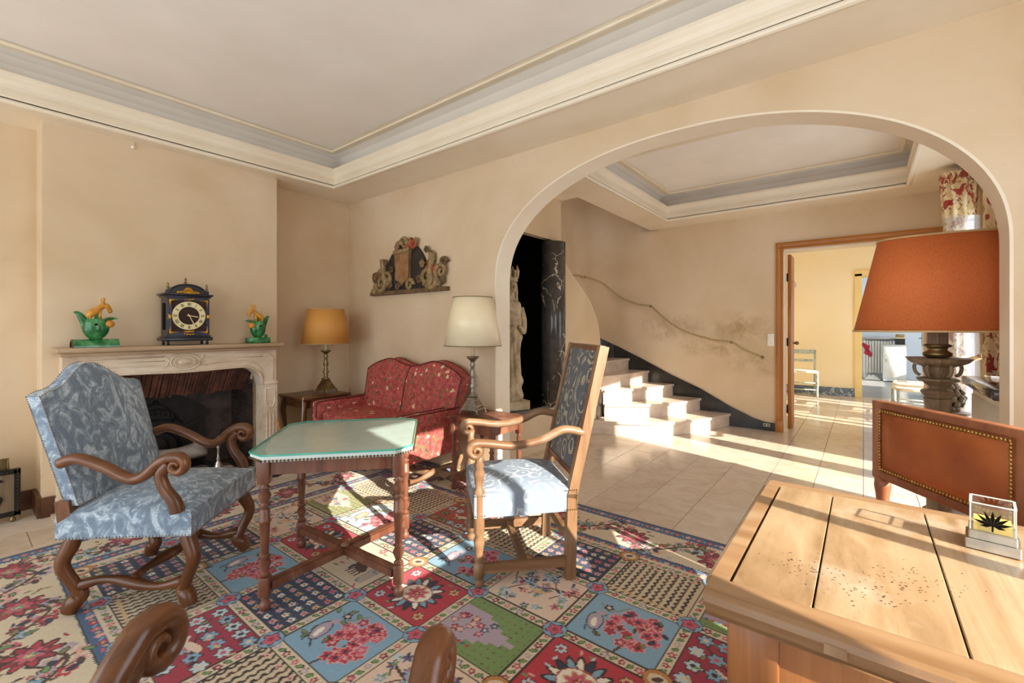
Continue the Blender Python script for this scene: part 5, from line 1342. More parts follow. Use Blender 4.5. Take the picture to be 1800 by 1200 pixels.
an = nd(nt, 'ShaderNodeVertexColor', layer_name='thread_colour'); vec = coords(nt)
wear = noise(nt, vec, 2.2, 4)
nt.links.new(mixc(nt, math_n(nt, 'MULTIPLY', wear, 0.10), an.outputs[0], srgb('b8a890')), b.inputs['Base Color'])
b.inputs['Roughness'].default_value = 0.9; b.inputs['Specular IOR Level'].default_value = 0.15; b.inputs['Sheen Weight'].default_value = 0.15
bump(nt, b, noise(nt, vec, 260, 2), 0.35, 0.003)
me.materials.append(m)
ro = bpy.data.objects.new('persian_rug', me); COL.objects.link(ro)
tag(ro, 'large multicoloured garden-panel rug with cream floral border on the floor', 'rug')
# ================================================================== DESK SIDE
dk = thing('wooden_table', 'pale worn walnut table with joined boards in the right foreground', 'table', (-0.235, 0.885, 0.0))
TL, TD, TZ = 1.16, 0.755, 0.76
jx = [0.034, 0.165, 0.360, 0.555, 0.75, 0.945, TL - 0.034]
rnd = random.Random(5)
for a, b in zip(jx[:-1], jx[1:]):
    MB().rbox(((a + b) / 2, TD / 2 + 0.010, TZ - 0.0125 + rnd.uniform(-0.0006, 0.0006)), (b - a - 0.003, TD - 0.092, 0.025), 0.0015, 1, smooth=False).obj('top_board', MAT['desk'], dk)
def edge(poly_axis, a, b, c0, flip):
    # rounded table edge rail
    prof = [(0.0, -0.048), (0.008, -0.046), (0.004, -0.036), (-0.006, -0.030), (-0.012, -0.018), (-0.010, -0.006), (-0.002, 0.0), (0.053 if poly_axis == 'x' else 0.030, 0.0), (0.053 if poly_axis == 'x' else 0.030, -0.048)]
    P = [((c0 + (p[0] if not flip else -p[0])), TZ + p[1]) for p in prof]
    mb = MB()
    if poly_axis == 'x': mb.prism(P, 'x', a, b)
    else: mb.prism(P, 'y', a, b)
    return mb.obj('edge_rail', MAT['deskrail'], dk)
edge('x', 0.0, TL, 0.0, False); edge('x', 0.0, TL, TD, True)
edge('y', 0.0535, TD - 0.0535, 0.0, False); edge('y', 0.0535, TD - 0.0535, TL, True)
MB().box((TL / 2, TD / 2, TZ - 0.035), (TL - 0.05, TD - 0.06, 0.018)).obj('sub_frame', MAT['desklegs'], dk)
for y in (0.045, TD - 0.045): MB().box((TL / 2, y, 0.645), (TL - 0.16, 0.024, 0.135)).obj('apron', MAT['desklegs'], dk)
for x in (0.055, TL - 0.055): MB().box((x, TD / 2, 0.645), (0.024, TD - 0.16, 0.135)).obj('apron', MAT['desklegs'], dk)
for x in (0.075, TL - 0.075):
    for y in (0.07, TD - 0.07):
        L = MB(); L.rbox((x, y, 0.635), (0.085, 0.085, 0.155), 0.004, 1)
        L.lathe([(0.032, 0.562), (0.040, 0.556), (0.036, 0.545), (0.044, 0.535), (0.046, 0.50), (0.040, 0.42), (0.026, 0.30), (0.036, 0.285), (0.026, 0.27), (0.034, 0.24), (0.03, 0.2)], 18, (x, y, 0))
        L.rbox((x, y, 0.155), (0.08, 0.08, 0.10), 0.004, 1); L.lathe([(0.001, 0.009), (0.03, 0.009), (0.038, 0.04), (0.03, 0.07), (0.036, 0.105)], 16, (x, y, 0))
        L.obj('leg', MAT['desklegs'], dk)
for x in (0.075, TL - 0.075): MB().bar((x, 0.07, 0.155), (x, TD - 0.07, 0.155), 0.045, 0.05).obj('stretcher', MAT['desklegs'], dk)
MB().bar((0.075, TD / 2, 0.155), (TL - 0.075, TD / 2, 0.155), 0.045, 0.05).obj('stretcher', MAT['desklegs'], dk)
for x in (0.20, 0.47): MB().box((x, -0.0125, TZ - 0.024), (0.030, 0.002, 0.016)).obj('joint_plug', MAT['oak'], dk)
wm = MB()                                                     # worm holes and ink specks
for _ in range(170):
    cxw, cyw = rnd.choice([(0.14, 0.20), (0.24, 0.17), (0.28, 0.25), (0.33, 0.30)])
    x, y = cxw + rnd.gauss(0, 0.035), cyw + rnd.gauss(0, 0.030); r = rnd.uniform(0.0008, 0.0022)
    wm.lathe([(r, 0), (r * 0.9, 0.0004), (0.0001, 0.0005)], 6, (x, y, TZ + 0.0005), smooth=False, sx=1.0, sy=rnd.uniform(0.5, 1))
wm.obj('ink_specks', MAT['brownbase'], dk, kind='stuff')
# leather chair behind it
lc = thing('leather_chair', 'wooden chair with tan leather back and brass nails behind the worn table', 'chair', (0.205, 2.043, 0.0098), facing(-0.79, -0.61))
# local +y faces the desk; the back stands at y = 0
MB().rbox((0, -0.010, 0.808), (0.47, 0.024, 0.25), 0.008, 3).obj('leather_back', MAT['leather'], lc)
mb, pt, ring = panel(0.236, 0.236, 0.690, lambda u: 0.930, 0.012, 0.024, 0.0, 20, 14, y0=0.006)
mb.obj('padded_leather', MAT['leather'], lc)
for sx in (-1, 1):
    MB().rbox((sx * 0.250, 0, 0.805), (0.036, 0.040, 0.295), 0.005).obj('back_stile', MAT['chairwood'], lc)
    MB().lathe([(0.020, 0.46), (0.026, 0.47), (0.017, 0.50), (0.016, 0.53), (0.022, 0.60), (0.027, 0.63), (0.024, 0.665)], 14, (sx * 0.240, 0, 0)).obj('turned_post', MAT['chairwood'], lc)
    for y in (0.0, 0.40): MB().rbox((sx * 0.235, y, 0.23), (0.042, 0.042, 0.46), 0.004).obj('leg', MAT['chairwood'], lc)
    MB().bar((sx * 0.235, 0, 0.14), (sx * 0.235, 0.40, 0.14), 0.025, 0.035).obj('stretcher', MAT['chairwood'], lc)
    MB().bar((sx * 0.235, 0, 0.43), (sx * 0.235, 0.40, 0.43), 0.03, 0.06).obj('seat_rail', MAT['chairwood'], lc)
for z, h in ((0.943, 0.028), (0.676, 0.032)): MB().rbox((0, 0, z), (0.535, 0.042, h), 0.005).obj('back_rail', MAT['chairwood'], lc)
MB().bar((-0.235, 0.2, 0.14), (0.235, 0.2, 0.14), 0.025, 0.035).obj('stretcher', MAT['chairwood'], lc)
MB().bar((-0.235, 0.40, 0.43), (0.235, 0.40, 0.43), 0.03, 0.06).bar((-0.235, 0.0, 0.43), (0.235, 0.0, 0.43), 0.03, 0.06).obj('seat_rail', MAT['chairwood'], lc)
MB().pad((0, 0.20, 0.465), (0.50, 0.44, 0.05), 0.4, 0.2).obj('leather_seat', MAT['leather'], lc)
nl = MB()
for a, b in (((-0.224, 0.024, 0.921), (0.224, 0.024, 0.921)), ((-0.224, 0.024, 0.700), (0.224, 0.024, 0.700)), ((-0.226, 0.024, 0.708), (-0.226, 0.024, 0.914)), ((0.226, 0.024, 0.708), (0.226, 0.024, 0.914))):
    for p in line_pts(a, b, 0.0115): nl.ball(p, 0.0058, 7, 5, (1, 0.6, 1))
nl.obj('nail_trim', MAT['nailgold'], lc, kind='stuff')
# glass candle box with leaf print
cb = thing('candle_holder', 'square glass candle holder with black leaf on a silver base', 'candle holder', (0.225, 1.440, TZ + 0.0012), R(-8))
MB().rbox((0, 0, 0.011), (0.084, 0.084, 0.022), 0.002, 1, smooth=False).rbox((0, 0, 0.031), (0.074, 0.074, 0.019), 0.002, 1, smooth=False).obj('silver_base', MAT['silver'], cb)
g = MB()
for sx, sy, dx, dy in ((0, -1, 0.07, 0.004), (0, 1, 0.07, 0.004), (-1, 0, 0.004, 0.07), (1, 0, 0.004, 0.07)): g.box((sx * 0.033, sy * 0.033, 0.071), (dx, dy, 0.060))
g.obj('glass_box', MAT['pane'], cb)
for (x0_, y0_, x1_, y1_) in ((-1, -1, 1, -1), (1, -1, 1, 1), (1, 1, -1, 1), (-1, 1, -1, -1)):
    MB().bar((x0_ * 0.0335, y0_ * 0.0335, 0.101), (x1_ * 0.0335, y1_ * 0.0335, 0.101), 0.0045, 0.0016).bar((x0_ * 0.034, y0_ * 0.034, 0.042), (x0_ * 0.034, y0_ * 0.034, 0.101), 0.0022, 0.0022, (1, 0, 0)).obj('glass_rim', MAT.setdefault('palerim', pm('pale_glass_rim', 'c2d2cc', 'd8e4de', 10, 0.1)), cb)
MB().box((0, 0, 0.050), (0.058, 0.058, 0.018)).obj('yellow_wax', MAT.setdefault('wax', pm('yellow_wax', 'd8bb4a', 'e6cf70', 20, 0.4)), cb)
lf = MB()
for k in range(9):
    a = R(-10 + 200 * k / 8); L = 0.032 if k not in (0, 8) else 0.02
    d_ = Vector((math.cos(a), 0, math.sin(a))); n_ = Vector((-math.sin(a), 0, math.cos(a))); o_ = Vector((0, -0.0362, 0.058))
    lf.add([tuple(o_), tuple(o_ + d_ * L * 0.5 + n_ * 0.0035), tuple(o_ + d_ * L), tuple(o_ + d_ * L * 0.5 - n_ * 0.0035)], [(0, 1, 2, 3)])
lf.add([(-0.0015, -0.0362, 0.045), (0.0015, -0.0362, 0.045), (0.0015, -0.0362, 0.06), (-0.0015, -0.0362, 0.06)], [(0, 1, 2, 3)])
lf.obj('leaf_print', MAT['black'], cb)
# ================================================================== STAIR HALL
st = thing('staircase', 'winding staircase with pale marble steps and curved parapet', 'staircase', (0, 0, 0))
st['kind'] = 'structure'
FR = {1: [(-2.56, 4.60), (-2.525, 4.69), (-2.093, 4.89), (-1.752, 5.176), (-1.601, 5.418), (-1.459, 5.728), (-1.335, 6.168)],
      2: [(-2.46, 4.95), (-2.428, 4.98), (-2.042, 5.284), (-1.871, 5.529), (-1.768, 5.795), (-1.69, 6.168)],
      3: [(-2.50, 4.98), (-2.482, 5.031), (-2.288, 5.345), (-2.11, 5.831), (-2.045, 6.168)],
      4: [(-2.56, 5.0), (-2.535, 5.136), (-2.45, 5.468), (-2.392, 6.168)],
      5: [(-2.62, 5.0), (-2.66, 5.25), (-2.70, 5.55), (-2.685, 6.168)],
      6: [(-2.60, 4.98), (-2.75, 5.3), (-2.92, 5.7), (-2.98, 6.02)],
      7: [(-2.60, 4.96), (-2.85, 5.2), (-3.10, 5.55), (-3.16, 5.68)],
      8: [(-2.60, 4.92), (-2.85, 5.05), (-3.17, 5.25)],
      9: [(-2.60, 4.86), (-3.17, 4.85)], 10: [(-2.60, 4.55), (-3.17, 4.55)]}
FAR = {1: [(-2.0, 6.168), (-2.56, 5.3)], 2: [(-2.35, 6.168), (-2.58, 5.3)], 3: [(-2.65, 6.168), (-2.60, 5.3)], 4: [(-2.85, 6.168), (-2.95, 6.1), (-2.66, 5.2)], 5: [(-2.85, 6.168), (-3.05, 6.05), (-3.15, 5.9), (-2.8, 5.15)],
       6: [(-3.1, 5.98), (-3.168, 5.82), (-3.168, 5.4), (-2.8, 5.0)], 7: [(-3.168, 5.6), (-3.168, 5.1), (-2.62, 4.90)], 8: [(-3.168, 4.8), (-2.62, 4.8)], 9: [(-3.168, 4.5), (-2.62, 4.5)], 10: [(-3.168, 4.14), (-2.62, 4.14)]}
def offs(P, d):
    out = []
    for i, p in enumerate(P):
        a = Vector(P[max(i - 1, 0)]); b = Vector(P[min(i + 1, len(P) - 1)]); t = (b - a).normalized(); n_ = Vector((t.y, -t.x))
        out.append((p[0] + n_.x * d, p[1] + n_.y * d))
    return out
for k in range(1, 11):
    P = spl(FR[k], 5) if len(FR[k]) > 2 else FR[k]
    z1 = 0.16 * k
    body = P + FAR[k]
    r_ = MB().prism(body, 'z', 0.002 if k == 1 else z1 - 0.30 if k > 2 else 0.002, z1 - 0.030).obj('step_riser', MAT['stair'], st)
    MB().prism(offs(P, 0.018) + FAR[k], 'z', z1 - 0.030, z1).obj('step_tread', MAT['stair'], st)
# parapet with falling curved top, set on its black block
pp = [(4.03, 1.985), (4.12, 1.90), (4.228, 1.828), (4.422, 1.699), (4.625, 1.561), (4.779, 1.385), (4.865, 1.229), (4.905, 1.03)]
PS = spl(pp, 5)
poly = [(4.05, 0.0)] + PS + [(4.915, 0.80), (4.915, 0.0)]
m = MB(); m.prism(poly, 'x', -2.60, -2.50)
m.obj('parapet', MAT['wall'], st)
cp = MB(); cp.tube([(-2.55, y, z + 0.004) for y, z in PS] + [(-2.55, 4.918, 0.85), (-2.55, 4.918, 0.50)], (0.052, 0.012), 8, ref=(0, 0.001, 1)); cp.obj('parapet_rim', MAT['cream'], st)
MB().box((-2.553, 4.868, 0.33), (0.118, 0.125, 0.34)).obj('black_plinth', MAT['blackskirt'], st)
# black skirting rising along the wall
sk = [(-0.833, 0.098), (-0.946, 0.104), (-1.063, 0.134), (-1.334, 0.252), (-1.686, 0.441), (-2.069, 0.600), (-2.487, 0.802), (-2.82, 0.952)]
m = MB(); vs = []; fs = []
path = [(x, HY - 0.003, z) for x, z in sk]
for a in range(15, 91, 15): path.append((-2.82 - 0.357 * math.sin(R(a)), HY - 0.362 + 0.357 * math.cos(R(a)), 0.952 + 0.25 * a / 90))
path.append((-3.175, 5.2, 1.55))
def inn(i):
    a = Vector(path[max(i - 1, 0)][:2]); b = Vector(path[min(i + 1, len(path) - 1)][:2]); t = (b - a).normalized(); return Vector((-t.y, t.x))
for i, (x, y, z) in enumerate(path):
    n_ = inn(i) * 0.018; zb = max(0.0, z - 0.55) if i > 3 else 0.0
    if n_.y > 0: n_ = -n_
    if x < -2.83: n_ = Vector((-(x + 2.82), -(y - HY + 0.362))).normalized() * 0.018
    vs += [(x, y, zb), (x, y, z), (x + n_.x, y + n_.y, zb), (x + n_.x, y + n_.y, z)]
for i in range(len(path) - 1):
    a, b = 4 * i, 4 * i + 4
    fs += [(a + 2, b + 2, b + 3, a + 3), (a + 1, a + 3, b + 3, b + 1), (a, a + 1, b + 1, b)]
fs.append((0, 2, 3, 1)); m.add(vs, fs)
struct('baseboard_stair', m, MAT['blackskirt'], 'black stone skirting climbing along the staircase wall', 'skirting')
# rope handrail
rp = thing('rope_handrail', 'twisted cord handrail hung from brackets along the stair wall', 'handrail', (0, 0, 0))
B = [(-3.11, 5.33, 1.961), (-3.11, 5.629, 1.964), (-3.0, 5.93, 1.90), (-2.80, 6.105, 1.70), (-2.55, 6.11, 1.585), (-2.337, 6.11, 1.540), (-2.154, 6.11, 1.380), (-1.909, 6.11, 1.212), (-1.556, 6.11, 1.096), (-1.303, 6.11, 1.059), (-1.167, 6.11, 0.977), (-0.96, 6.11, 0.886)]
S_ = spl(B, 14)
for ph in (0, 1, 2):
    q_ = []
    for i, p in enumerate(S_):
        a = i * 0.9 + ph * 2.094
        q_.append((p[0] + 0.004 * math.cos(a) * 0.5, p[1] + 0.006 * math.cos(a), p[2] + 0.006 * math.sin(a)))
    MB().tube(q_, 0.0085, 6).obj('cord_strand', MAT.setdefault('rope', pm('hemp_cord', 'a08a62', 'c4ae82', 60, 0.8)), rp)
for (x, y, z) in ((-3.11, 5.629, 1.964), (-2.337, 6.11, 1.540), (-1.303, 6.11, 1.059), (-0.96, 6.11, 0.886)):
    bkt = MB()
    end = (x - 0.06, y, z) if x < -3 else (x, HY - 0.003, z)
    bkt.tube([end, (x, y, z)], 0.008, 8); bkt.ball((x, y, z), 0.019, 12, 8)
    bkt.obj('bracket', MAT['brass'], rp)
# switch plate and sockets
sw = thing('light_switch', 'cream double switch plate beside the oak door casing', 'switch', (-0.879, HY, 1.10))
MB().rbox((0, -0.005, 0), (0.075, 0.01, 0.15), 0.004).obj('plate', MAT['white'], sw)
for z in (0.035, -0.035): MB().rbox((0, -0.012, z), (0.018, 0.008, 0.03), 0.003).obj('toggle', MAT['cream'], sw)
pl_ = thing('wall_socket', 'small green-grey socket low in the black skirting', 'socket', (-0.921, HY - 0.021, 0.068))
MB().rbox((0, -0.003, 0), (0.075, 0.008, 0.042), 0.003).obj('plate', MAT.setdefault('socketgreen', pm('grey_green_plastic', '9aa283', 'aab295', 10, 0.5)), pl_)
for x in (-0.018, 0.018): MB().lathe([(0.009, 0), (0.009, 0.002), (0.0001, 0.002)], 10, M=Matrix.Translation((x, -0.007, 0)) @ Matrix.Rotation(R(90), 4, 'X')).obj('socket_hole', MAT['black'], pl_)

# statue on the niche sill
sta = thing('statue', 'weathered pale stone robed statue wearing a tall crown in the black niche', 'statue', (-2.74, 3.47, 0.443), R(-20))
MAT['oldstone'] = pm('weathered_statue_stone', '9a8668', 'd6c5a5', 11, 0.8, detail=6, bmp=0.5)
MB().rbox((0, 0, 0.045), (0.26, 0.28, 0.09), 0.008).obj('plinth', MAT['oldstone'], sta)
def body(u, v):
    z = 0.09 + 1.02 * v
    keys = [(0, .115), (.04, .125), (.09, .10), (.12, .085), (.18, .105), (.24, .085), (.34, .066), (.50, .074), (.60, .10), (.68, .092), (.78, .108), (.88, .122), (.94, .105), (.975, .05), (1.0, .042)]
    for (a, ra), (b_, rb) in zip(keys[:-1], keys[1:]):
        if a <= v <= b_: r = ra + (rb - ra) * (v - a) / (b_ - a); break
    th = 2 * math.pi * u
    fold = 0.010 * math.sin(9 * th + 5 * v) * (1 if v < 0.62 else 0.45) + 0.008 * math.sin(5 * th - 16 * v)
    sway = 0.020 * math.sin(math.pi * v * 1.4)
    return ((r * 0.82 + fold) * math.cos(th), (r + fold) * math.sin(th) + sway, z)
MB().grid(body, 36, 60, closed_u=True).obj('robed_body', MAT['oldstone'], sta)
hd = MB(); hd.ball((0, 0.0, 1.205), 0.062, 16, 12, (0.95, 0.86, 1.25)); hd.tube([(0, 0, 1.09), (0, 0, 1.17)], 0.035, 12)
hd.ball((0.058, 0, 1.20), 0.012, 8, 6, (1, 0.8, 1.6)); hd.ball((0.054, 0, 1.165), 0.012, 8, 5, (0.7, 1.3, 0.5))
for sy in (-1, 1): hd.ball((0.050, sy * 0.022, 1.218), 0.009, 8, 5, (0.6, 1.2, 0.7)); hd.tube(spl([(-0.01, sy * 0.055, 1.25), (-0.01, sy * 0.066, 1.17), (0.0, sy * 0.062, 1.08), (0.03, sy * 0.06, 1.0)], 5), 0.016, 8)
hd.obj('head', MAT['oldstone'], sta)
cr = MB(); cr.lathe([(0.060, 1.255), (0.066, 1.26), (0.066, 1.30), (0.060, 1.305), (0.055, 1.29)], 16)
for k in range(8):
    a = 2 * math.pi * k / 8; cr.tube([(0.060 * math.cos(a), 0.060 * math.sin(a), 1.29), (0.066 * math.cos(a), 0.066 * math.sin(a), 1.36), (0.058 * math.cos(a), 0.058 * math.sin(a), 1.42 if k % 2 else 1.37)], [0.016, 0.018, 0.004], 7)
cr.obj('crown', MAT['oldstone'], sta)
for sy in (-1, 1):
    AP = spl([(0.0, sy * 0.11, 1.0), (0.02, sy * 0.135, 0.88), (0.05, sy * 0.115, 0.76), (0.10, sy * 0.05, 0.80), (0.105, sy * 0.02, 0.82)], 5)
    MB().tube(AP, [0.034 - 0.0009 * i for i in range(len(AP))], 10).obj('arm', MAT['oldstone'], sta)
# black marble column beside the niche
cl = thing('marble_column', 'black marble column with white veins beside the niche', 'column', (-2.58, 3.985, 0.443)); cl['kind'] = 'structure'
MB().lathe([(0.130, 0.0), (0.130, 1.70), (0.001, 1.70)], 28).obj('shaft', MAT['blackmarble'], cl)

# carved coat-of-arms panel on the wall
pq = thing('carved_wall_plaque', 'carved polychrome wooden crest panel hung above the sofa', 'wall carving', (-3.485, AY0 - 0.002, 1.575))
MAT['cw_brown'] = pm('carved_brown', '4a3520', '7d6242', 22, 0.6, bmp=0.3); MAT['cw_dark'] = pm('carved_dark', '1e1a16', '3a3026', 18, 0.65, bmp=0.3)
MAT['cw_gold'] = pm('faded_gilding', '6d5632', 'a58d60', 24, 0.55, bmp=0.3); MAT['cw_red'] = pm('faded_red', '8a3a22', 'a85a38', 20, 0.6); MAT['cw_shield'] = pm('worn_shield', '7b4a2e', 'a88058', 14, 0.5)
MB().bar((-0.565, -0.025, 0.018), (0.575, -0.025, 0.022), 0.05, 0.036).obj('base_plank', MAT['cw_brown'], pq)
bd = [(-0.36, 0.03)] + [(-0.02 + 0.33 * math.cos(t), 0.10 + 0.40 * math.sin(t)) for t in [math.pi - math.pi * i / 24 for i in range(25)]] + [(0.40, 0.03)]
MB().prism(bd, 'y', -0.022, 0.0).obj('backboard', MAT['cw_dark'], pq)
shd = [(-0.145, 0.40), (0.075, 0.415), (0.065, 0.38), (0.060, 0.15), (0.02, 0.125), (-0.03, 0.085), (-0.07, 0.12), (-0.125, 0.14), (-0.135, 0.36)]
MB().prism(shd, 'y', -0.055, -0.018).obj('shield', MAT['cw_shield'], pq)
MB().bar((-0.155, -0.045, 0.405), (0.085, -0.045, 0.42), 0.05, 0.035).obj('shield_cap', MAT['cw_gold'], pq)
MB().tube([(x, -0.057, z) for x, z in shd] + [(shd[0][0], -0.057, shd[0][1])], 0.006, 6).obj('shield_rim', MAT['cw_gold'], pq)
def vol(cx_, cz_, r, turns, a0, sg, w_, mat, nm='scroll', tail=None):
    P = [(p[1], -0.035, p[2]) for p in spiral((cx_, cz_), r, r * 0.15, turns, a0, sg, 0)]
    if tail: P = spl(tail + [P[0]], 5)[:-1] + P
    n_ = len(P); MB().tube(P, [w_ * 1.3 * (1.0 - 0.6 * i / n_) for i in range(n_)], 8).obj(nm, MAT[mat], pq)
vol(-0.39, 0.12, 0.085, 1.6, R(180), 1, 0.026, 'cw_gold', tail=[(-0.52, -0.03, 0.06), (-0.50, -0.035, 0.03)])
vol(-0.46, 0.17, 0.06, 1.4, R(0), 1, 0.022, 'cw_brown')
vol(-0.30, 0.17, 0.075, 1.3, R(270), 1, 0.025, 'cw_gold', tail=[(-0.37, -0.03, 0.36), (-0.35, -0.035, 0.26), (-0.33, -0.035, 0.16)])
vol(0.30, 0.14, 0.09, 1.5, R(270), 1, 0.026, 'cw_gold', tail=[(0.38, -0.03, 0.36), (0.36, -0.035, 0.20), (0.34, -0.035, 0.08)])
vol(0.33, 0.22, 0.055, 1.3, R(90), -1, 0.022, 'cw_red')
vol(0.50, 0.18, 0.07, 1.4, R(200), -1, 0.024, 'cw_gold', tail=[(0.34, -0.03, 0.04), (0.42, -0.035, 0.06)])
vol(0.53, 0.26, 0.04, 1.3, R(0), 1, 0.018, 'cw_brown')
vol(-0.02, 0.49, 0.055, 1.6, R(180), -1, 0.020, 'cw_gold', tail=[(-0.14, -0.03, 0.43), (-0.11, -0.035, 0.50)])
vol(0.12, 0.475, 0.05, 1.4, R(120), 1, 0.020, 'cw_red', tail=[(0.02, -0.03, 0.45), (0.06, -0.035, 0.47)])
vol(0.06, 0.08, 0.06, 1.2, R(0), 1, 0.020, 'cw_gold'); vol(-0.12, 0.07, 0.035, 1.2, R(0), 1, 0.016, 'cw_brown')
for i, (x, z, r, mt) in enumerate([(-0.50, 0.20, 0.040, 'cw_red'), (-0.44, 0.10, 0.03, 'cw_red'), (-0.33, 0.33, 0.032, 'cw_brown'), (-0.36, 0.28, 0.03, 'cw_gold'), (0.43, 0.20, 0.045, 'cw_red'), (0.38, 0.30, 0.035, 'cw_gold'), (0.36, 0.36, 0.026, 'cw_brown'), (-0.13, 0.47, 0.035, 'cw_red'), (0.15, 0.50, 0.028, 'cw_gold'), (0.46, 0.08, 0.035, 'cw_gold'), (0.27, 0.09, 0.03, 'cw_gold'), (-0.25, 0.10, 0.04, 'cw_brown'), (-0.22, 0.25, 0.03, 'cw_brown'), (0.20, 0.13, 0.04, 'cw_brown'), (0.24, 0.27, 0.035, 'cw_gold'), (-0.42, 0.24, 0.03, 'cw_gold'), (0.51, 0.10, 0.035, 'cw_brown'), (0.30, 0.40, 0.03, 'cw_brown'), (0.05, 0.50, 0.03, 'cw_gold')]):
    m_ = MB()
    for q in range(5):
        a = 2 * math.pi * q / 5 + i; m_.ball((x + r * 0.6 * math.cos(a), -0.035, z + r * 0.6 * math.sin(a)), r * 0.55, 8, 6, (1, 0.7, 1))
    m_.ball((x, -0.045, z), r * 0.35, 8, 6); m_.obj('carved_blossom', MAT[mt], pq)

# oak double doorway
d1 = bpy.data.objects.new('door_1', None); COL.objects.link(d1); d1['kind'] = 'structure'; d1['label'] = 'honey oak door casing with an open leaf leading to the yellow room'; d1['category'] = 'door'
def casing_prof(sx, x0):
    return [(x0, HY), (x0, HY - 0.022), (x0 + sx * 0.018, HY - 0.030), (x0 + sx * 0.030, HY - 0.022), (x0 + sx * 0.050, HY - 0.020), (x0 + sx * 0.062, HY - 0.028), (x0 + sx * 0.076, HY - 0.014), (x0 + sx * 0.076, HY)]
for sx, x0 in ((1, -0.826), (-1, 0.686)):
    MB().prism(casing_prof(sx, x0), 'z', 0.0, 2.255).obj('casing_jamb', MAT['casing'], d1)
    MB().rbox((x0 + sx * 0.038, HY - 0.018, 0.07), (0.084, 0.038, 0.14), 0.004, 1).obj('plinth_block', MAT['casing'], d1)
hp = [(HY - 0.0, 2.255), (HY - 0.022, 2.255), (HY - 0.030, 2.237), (HY - 0.022, 2.225), (HY - 0.020, 2.205), (HY - 0.028, 2.193), (HY - 0.014, 2.179), (HY, 2.179)]
MB().prism(hp, 'x', -0.826, 0.686).obj('casing_head', MAT['casing_x'], d1)
for x in (DX0 + 0.006, DX1 - 0.006): MB().box((x, HY + 0.10, DZ / 2), (0.012, 0.205, DZ)).obj('jamb_lining', MAT['cream'], d1)
MB().box(((DX0 + DX1) / 2, HY + 0.10, DZ - 0.006), (DX1 - DX0, 0.205, 0.012)).obj('head_lining', MAT['cream'], d1)
lf_ = MB().rbox((DX0 + 0.038, HY + 0.385, 1.075), (0.036, 0.33, 2.13), 0.004, 1).obj('door_leaf', MAT['casing'], d1)
for z in (0.25, 1.07, 1.86): MB().tube([(DX0 + 0.018, HY + 0.215, z - 0.05), (DX0 + 0.018, HY + 0.215, z + 0.05)], 0.009, 8).obj('hinge', MAT['iron'], lf_)
MB().ball((DX0 + 0.09, HY + 0.50, 1.05), 0.024, 12, 8).tube([(DX0 + 0.05, HY + 0.50, 1.05), (DX0 + 0.09, HY + 0.50, 1.05)], 0.010, 8).obj('door_knob', MAT['brass'], lf_)
lf2 = MB().rbox((DX1 - 0.045, HY + 0.53, 1.075), (0.04, 0.62, 2.13), 0.004, 1).obj('door_leaf', MAT['casing'], d1)
MB().tube([(DX0 + 0.069, HY + 0.3, 1.84), (DX0 + 0.09, HY + 0.3, 1.80), (DX0 + 0.10, HY + 0.3, 1.77), (DX0 + 0.085, HY + 0.3, 1.74)], 0.008, 7).obj('coat_hook', MAT['white'], lf_)

# tall carved torchere lamp with oval rust shade
bl = thing('floor_lamp', 'carved wooden torchere lamp with a wide rust-coloured oval shade', 'floor lamp', (0.318, 3.36, 0.0), R(0))
def oct_l(prof, nm, mat='greywood', n=6): return MB().lathe(prof, n, (0, 0, 0), False, ph=R(30)).obj(nm, MAT[mat], bl)
oct_l([(0.001, 0.001), (0.17, 0.001), (0.17, 0.04), (0.12, 0.07), (0.09, 0.12), (0.06, 0.16), (0.05, 0.2)], 'foot')
oct_l([(0.05, 0.19), (0.052, 0.40), (0.060, 0.42), (0.060, 0.44), (0.050, 0.46), (0.056, 0.80), (0.062, 0.84), (0.066, 0.862)], 'column_shaft')
oct_l([(0.055, 0.86), (0.072, 0.885), (0.080, 0.892), (0.072, 0.905), (0.040, 0.915), (0.044, 0.93), (0.075, 0.952), (0.098, 0.962), (0.098, 0.970), (0.070, 0.976)], 'lower_collar')
oct_l([(0.050, 0.972), (0.062, 1.0), (0.070, 1.035), (0.095, 1.045), (0.115, 1.052), (0.132, 1.060), (0.150, 1.078), (0.155, 1.082), (0.13, 1.084), (0.001, 1.082)], 'drip_tray')
for k in range(6):
    a = R(60 * k); MB().tube(spl([(0.07 * math.cos(a), 0.07 * math.sin(a), 0.985), (0.088 * math.cos(a), 0.088 * math.sin(a), 1.0), (0.095 * math.cos(a), 0.095 * math.sin(a), 1.03), (0.09 * math.cos(a), 0.09 * math.sin(a), 1.045)], 5), 0.009, 6).obj('carved_bracket', MAT['greywood'], bl)
MB().lathe([(0.035, 1.08), (0.060, 1.095), (0.062, 1.11), (0.040, 1.125), (0.045, 1.14), (0.060, 1.146), (0.060, 1.152), (0.050, 1.158)], 18).obj('candle_cup', MAT['brass'], bl)
oct_l([(0.048, 1.155), (0.048, 1.26), (0.055, 1.265), (0.001, 1.266)], 'candle_socket')
MB().tube([(0, 0, 1.26), (0, 0, 1.70)], 0.006, 8).obj('lamp_rod', MAT['brass'], bl)
n_ = 64; vs = []; fs = []
def oval(t, a, b): c_, s_ = math.cos(t), math.sin(t); return (a * math.copysign(abs(c_) ** 0.8, c_), b * math.copysign(abs(s_) ** 0.8, s_))
for i in range(n_):
    t = 2 * math.pi * i / n_
    o0 = oval(t, 0.365, 0.235); o1 = oval(t, 0.255, 0.150)
    vs += [(o0[0], o0[1], 1.225), (o1[0], o1[1], 1.742), (o1[0] * 0.985, o1[1] * 0.985, 1.742), (o0[0] * 0.985, o0[1] * 0.985, 1.225)]
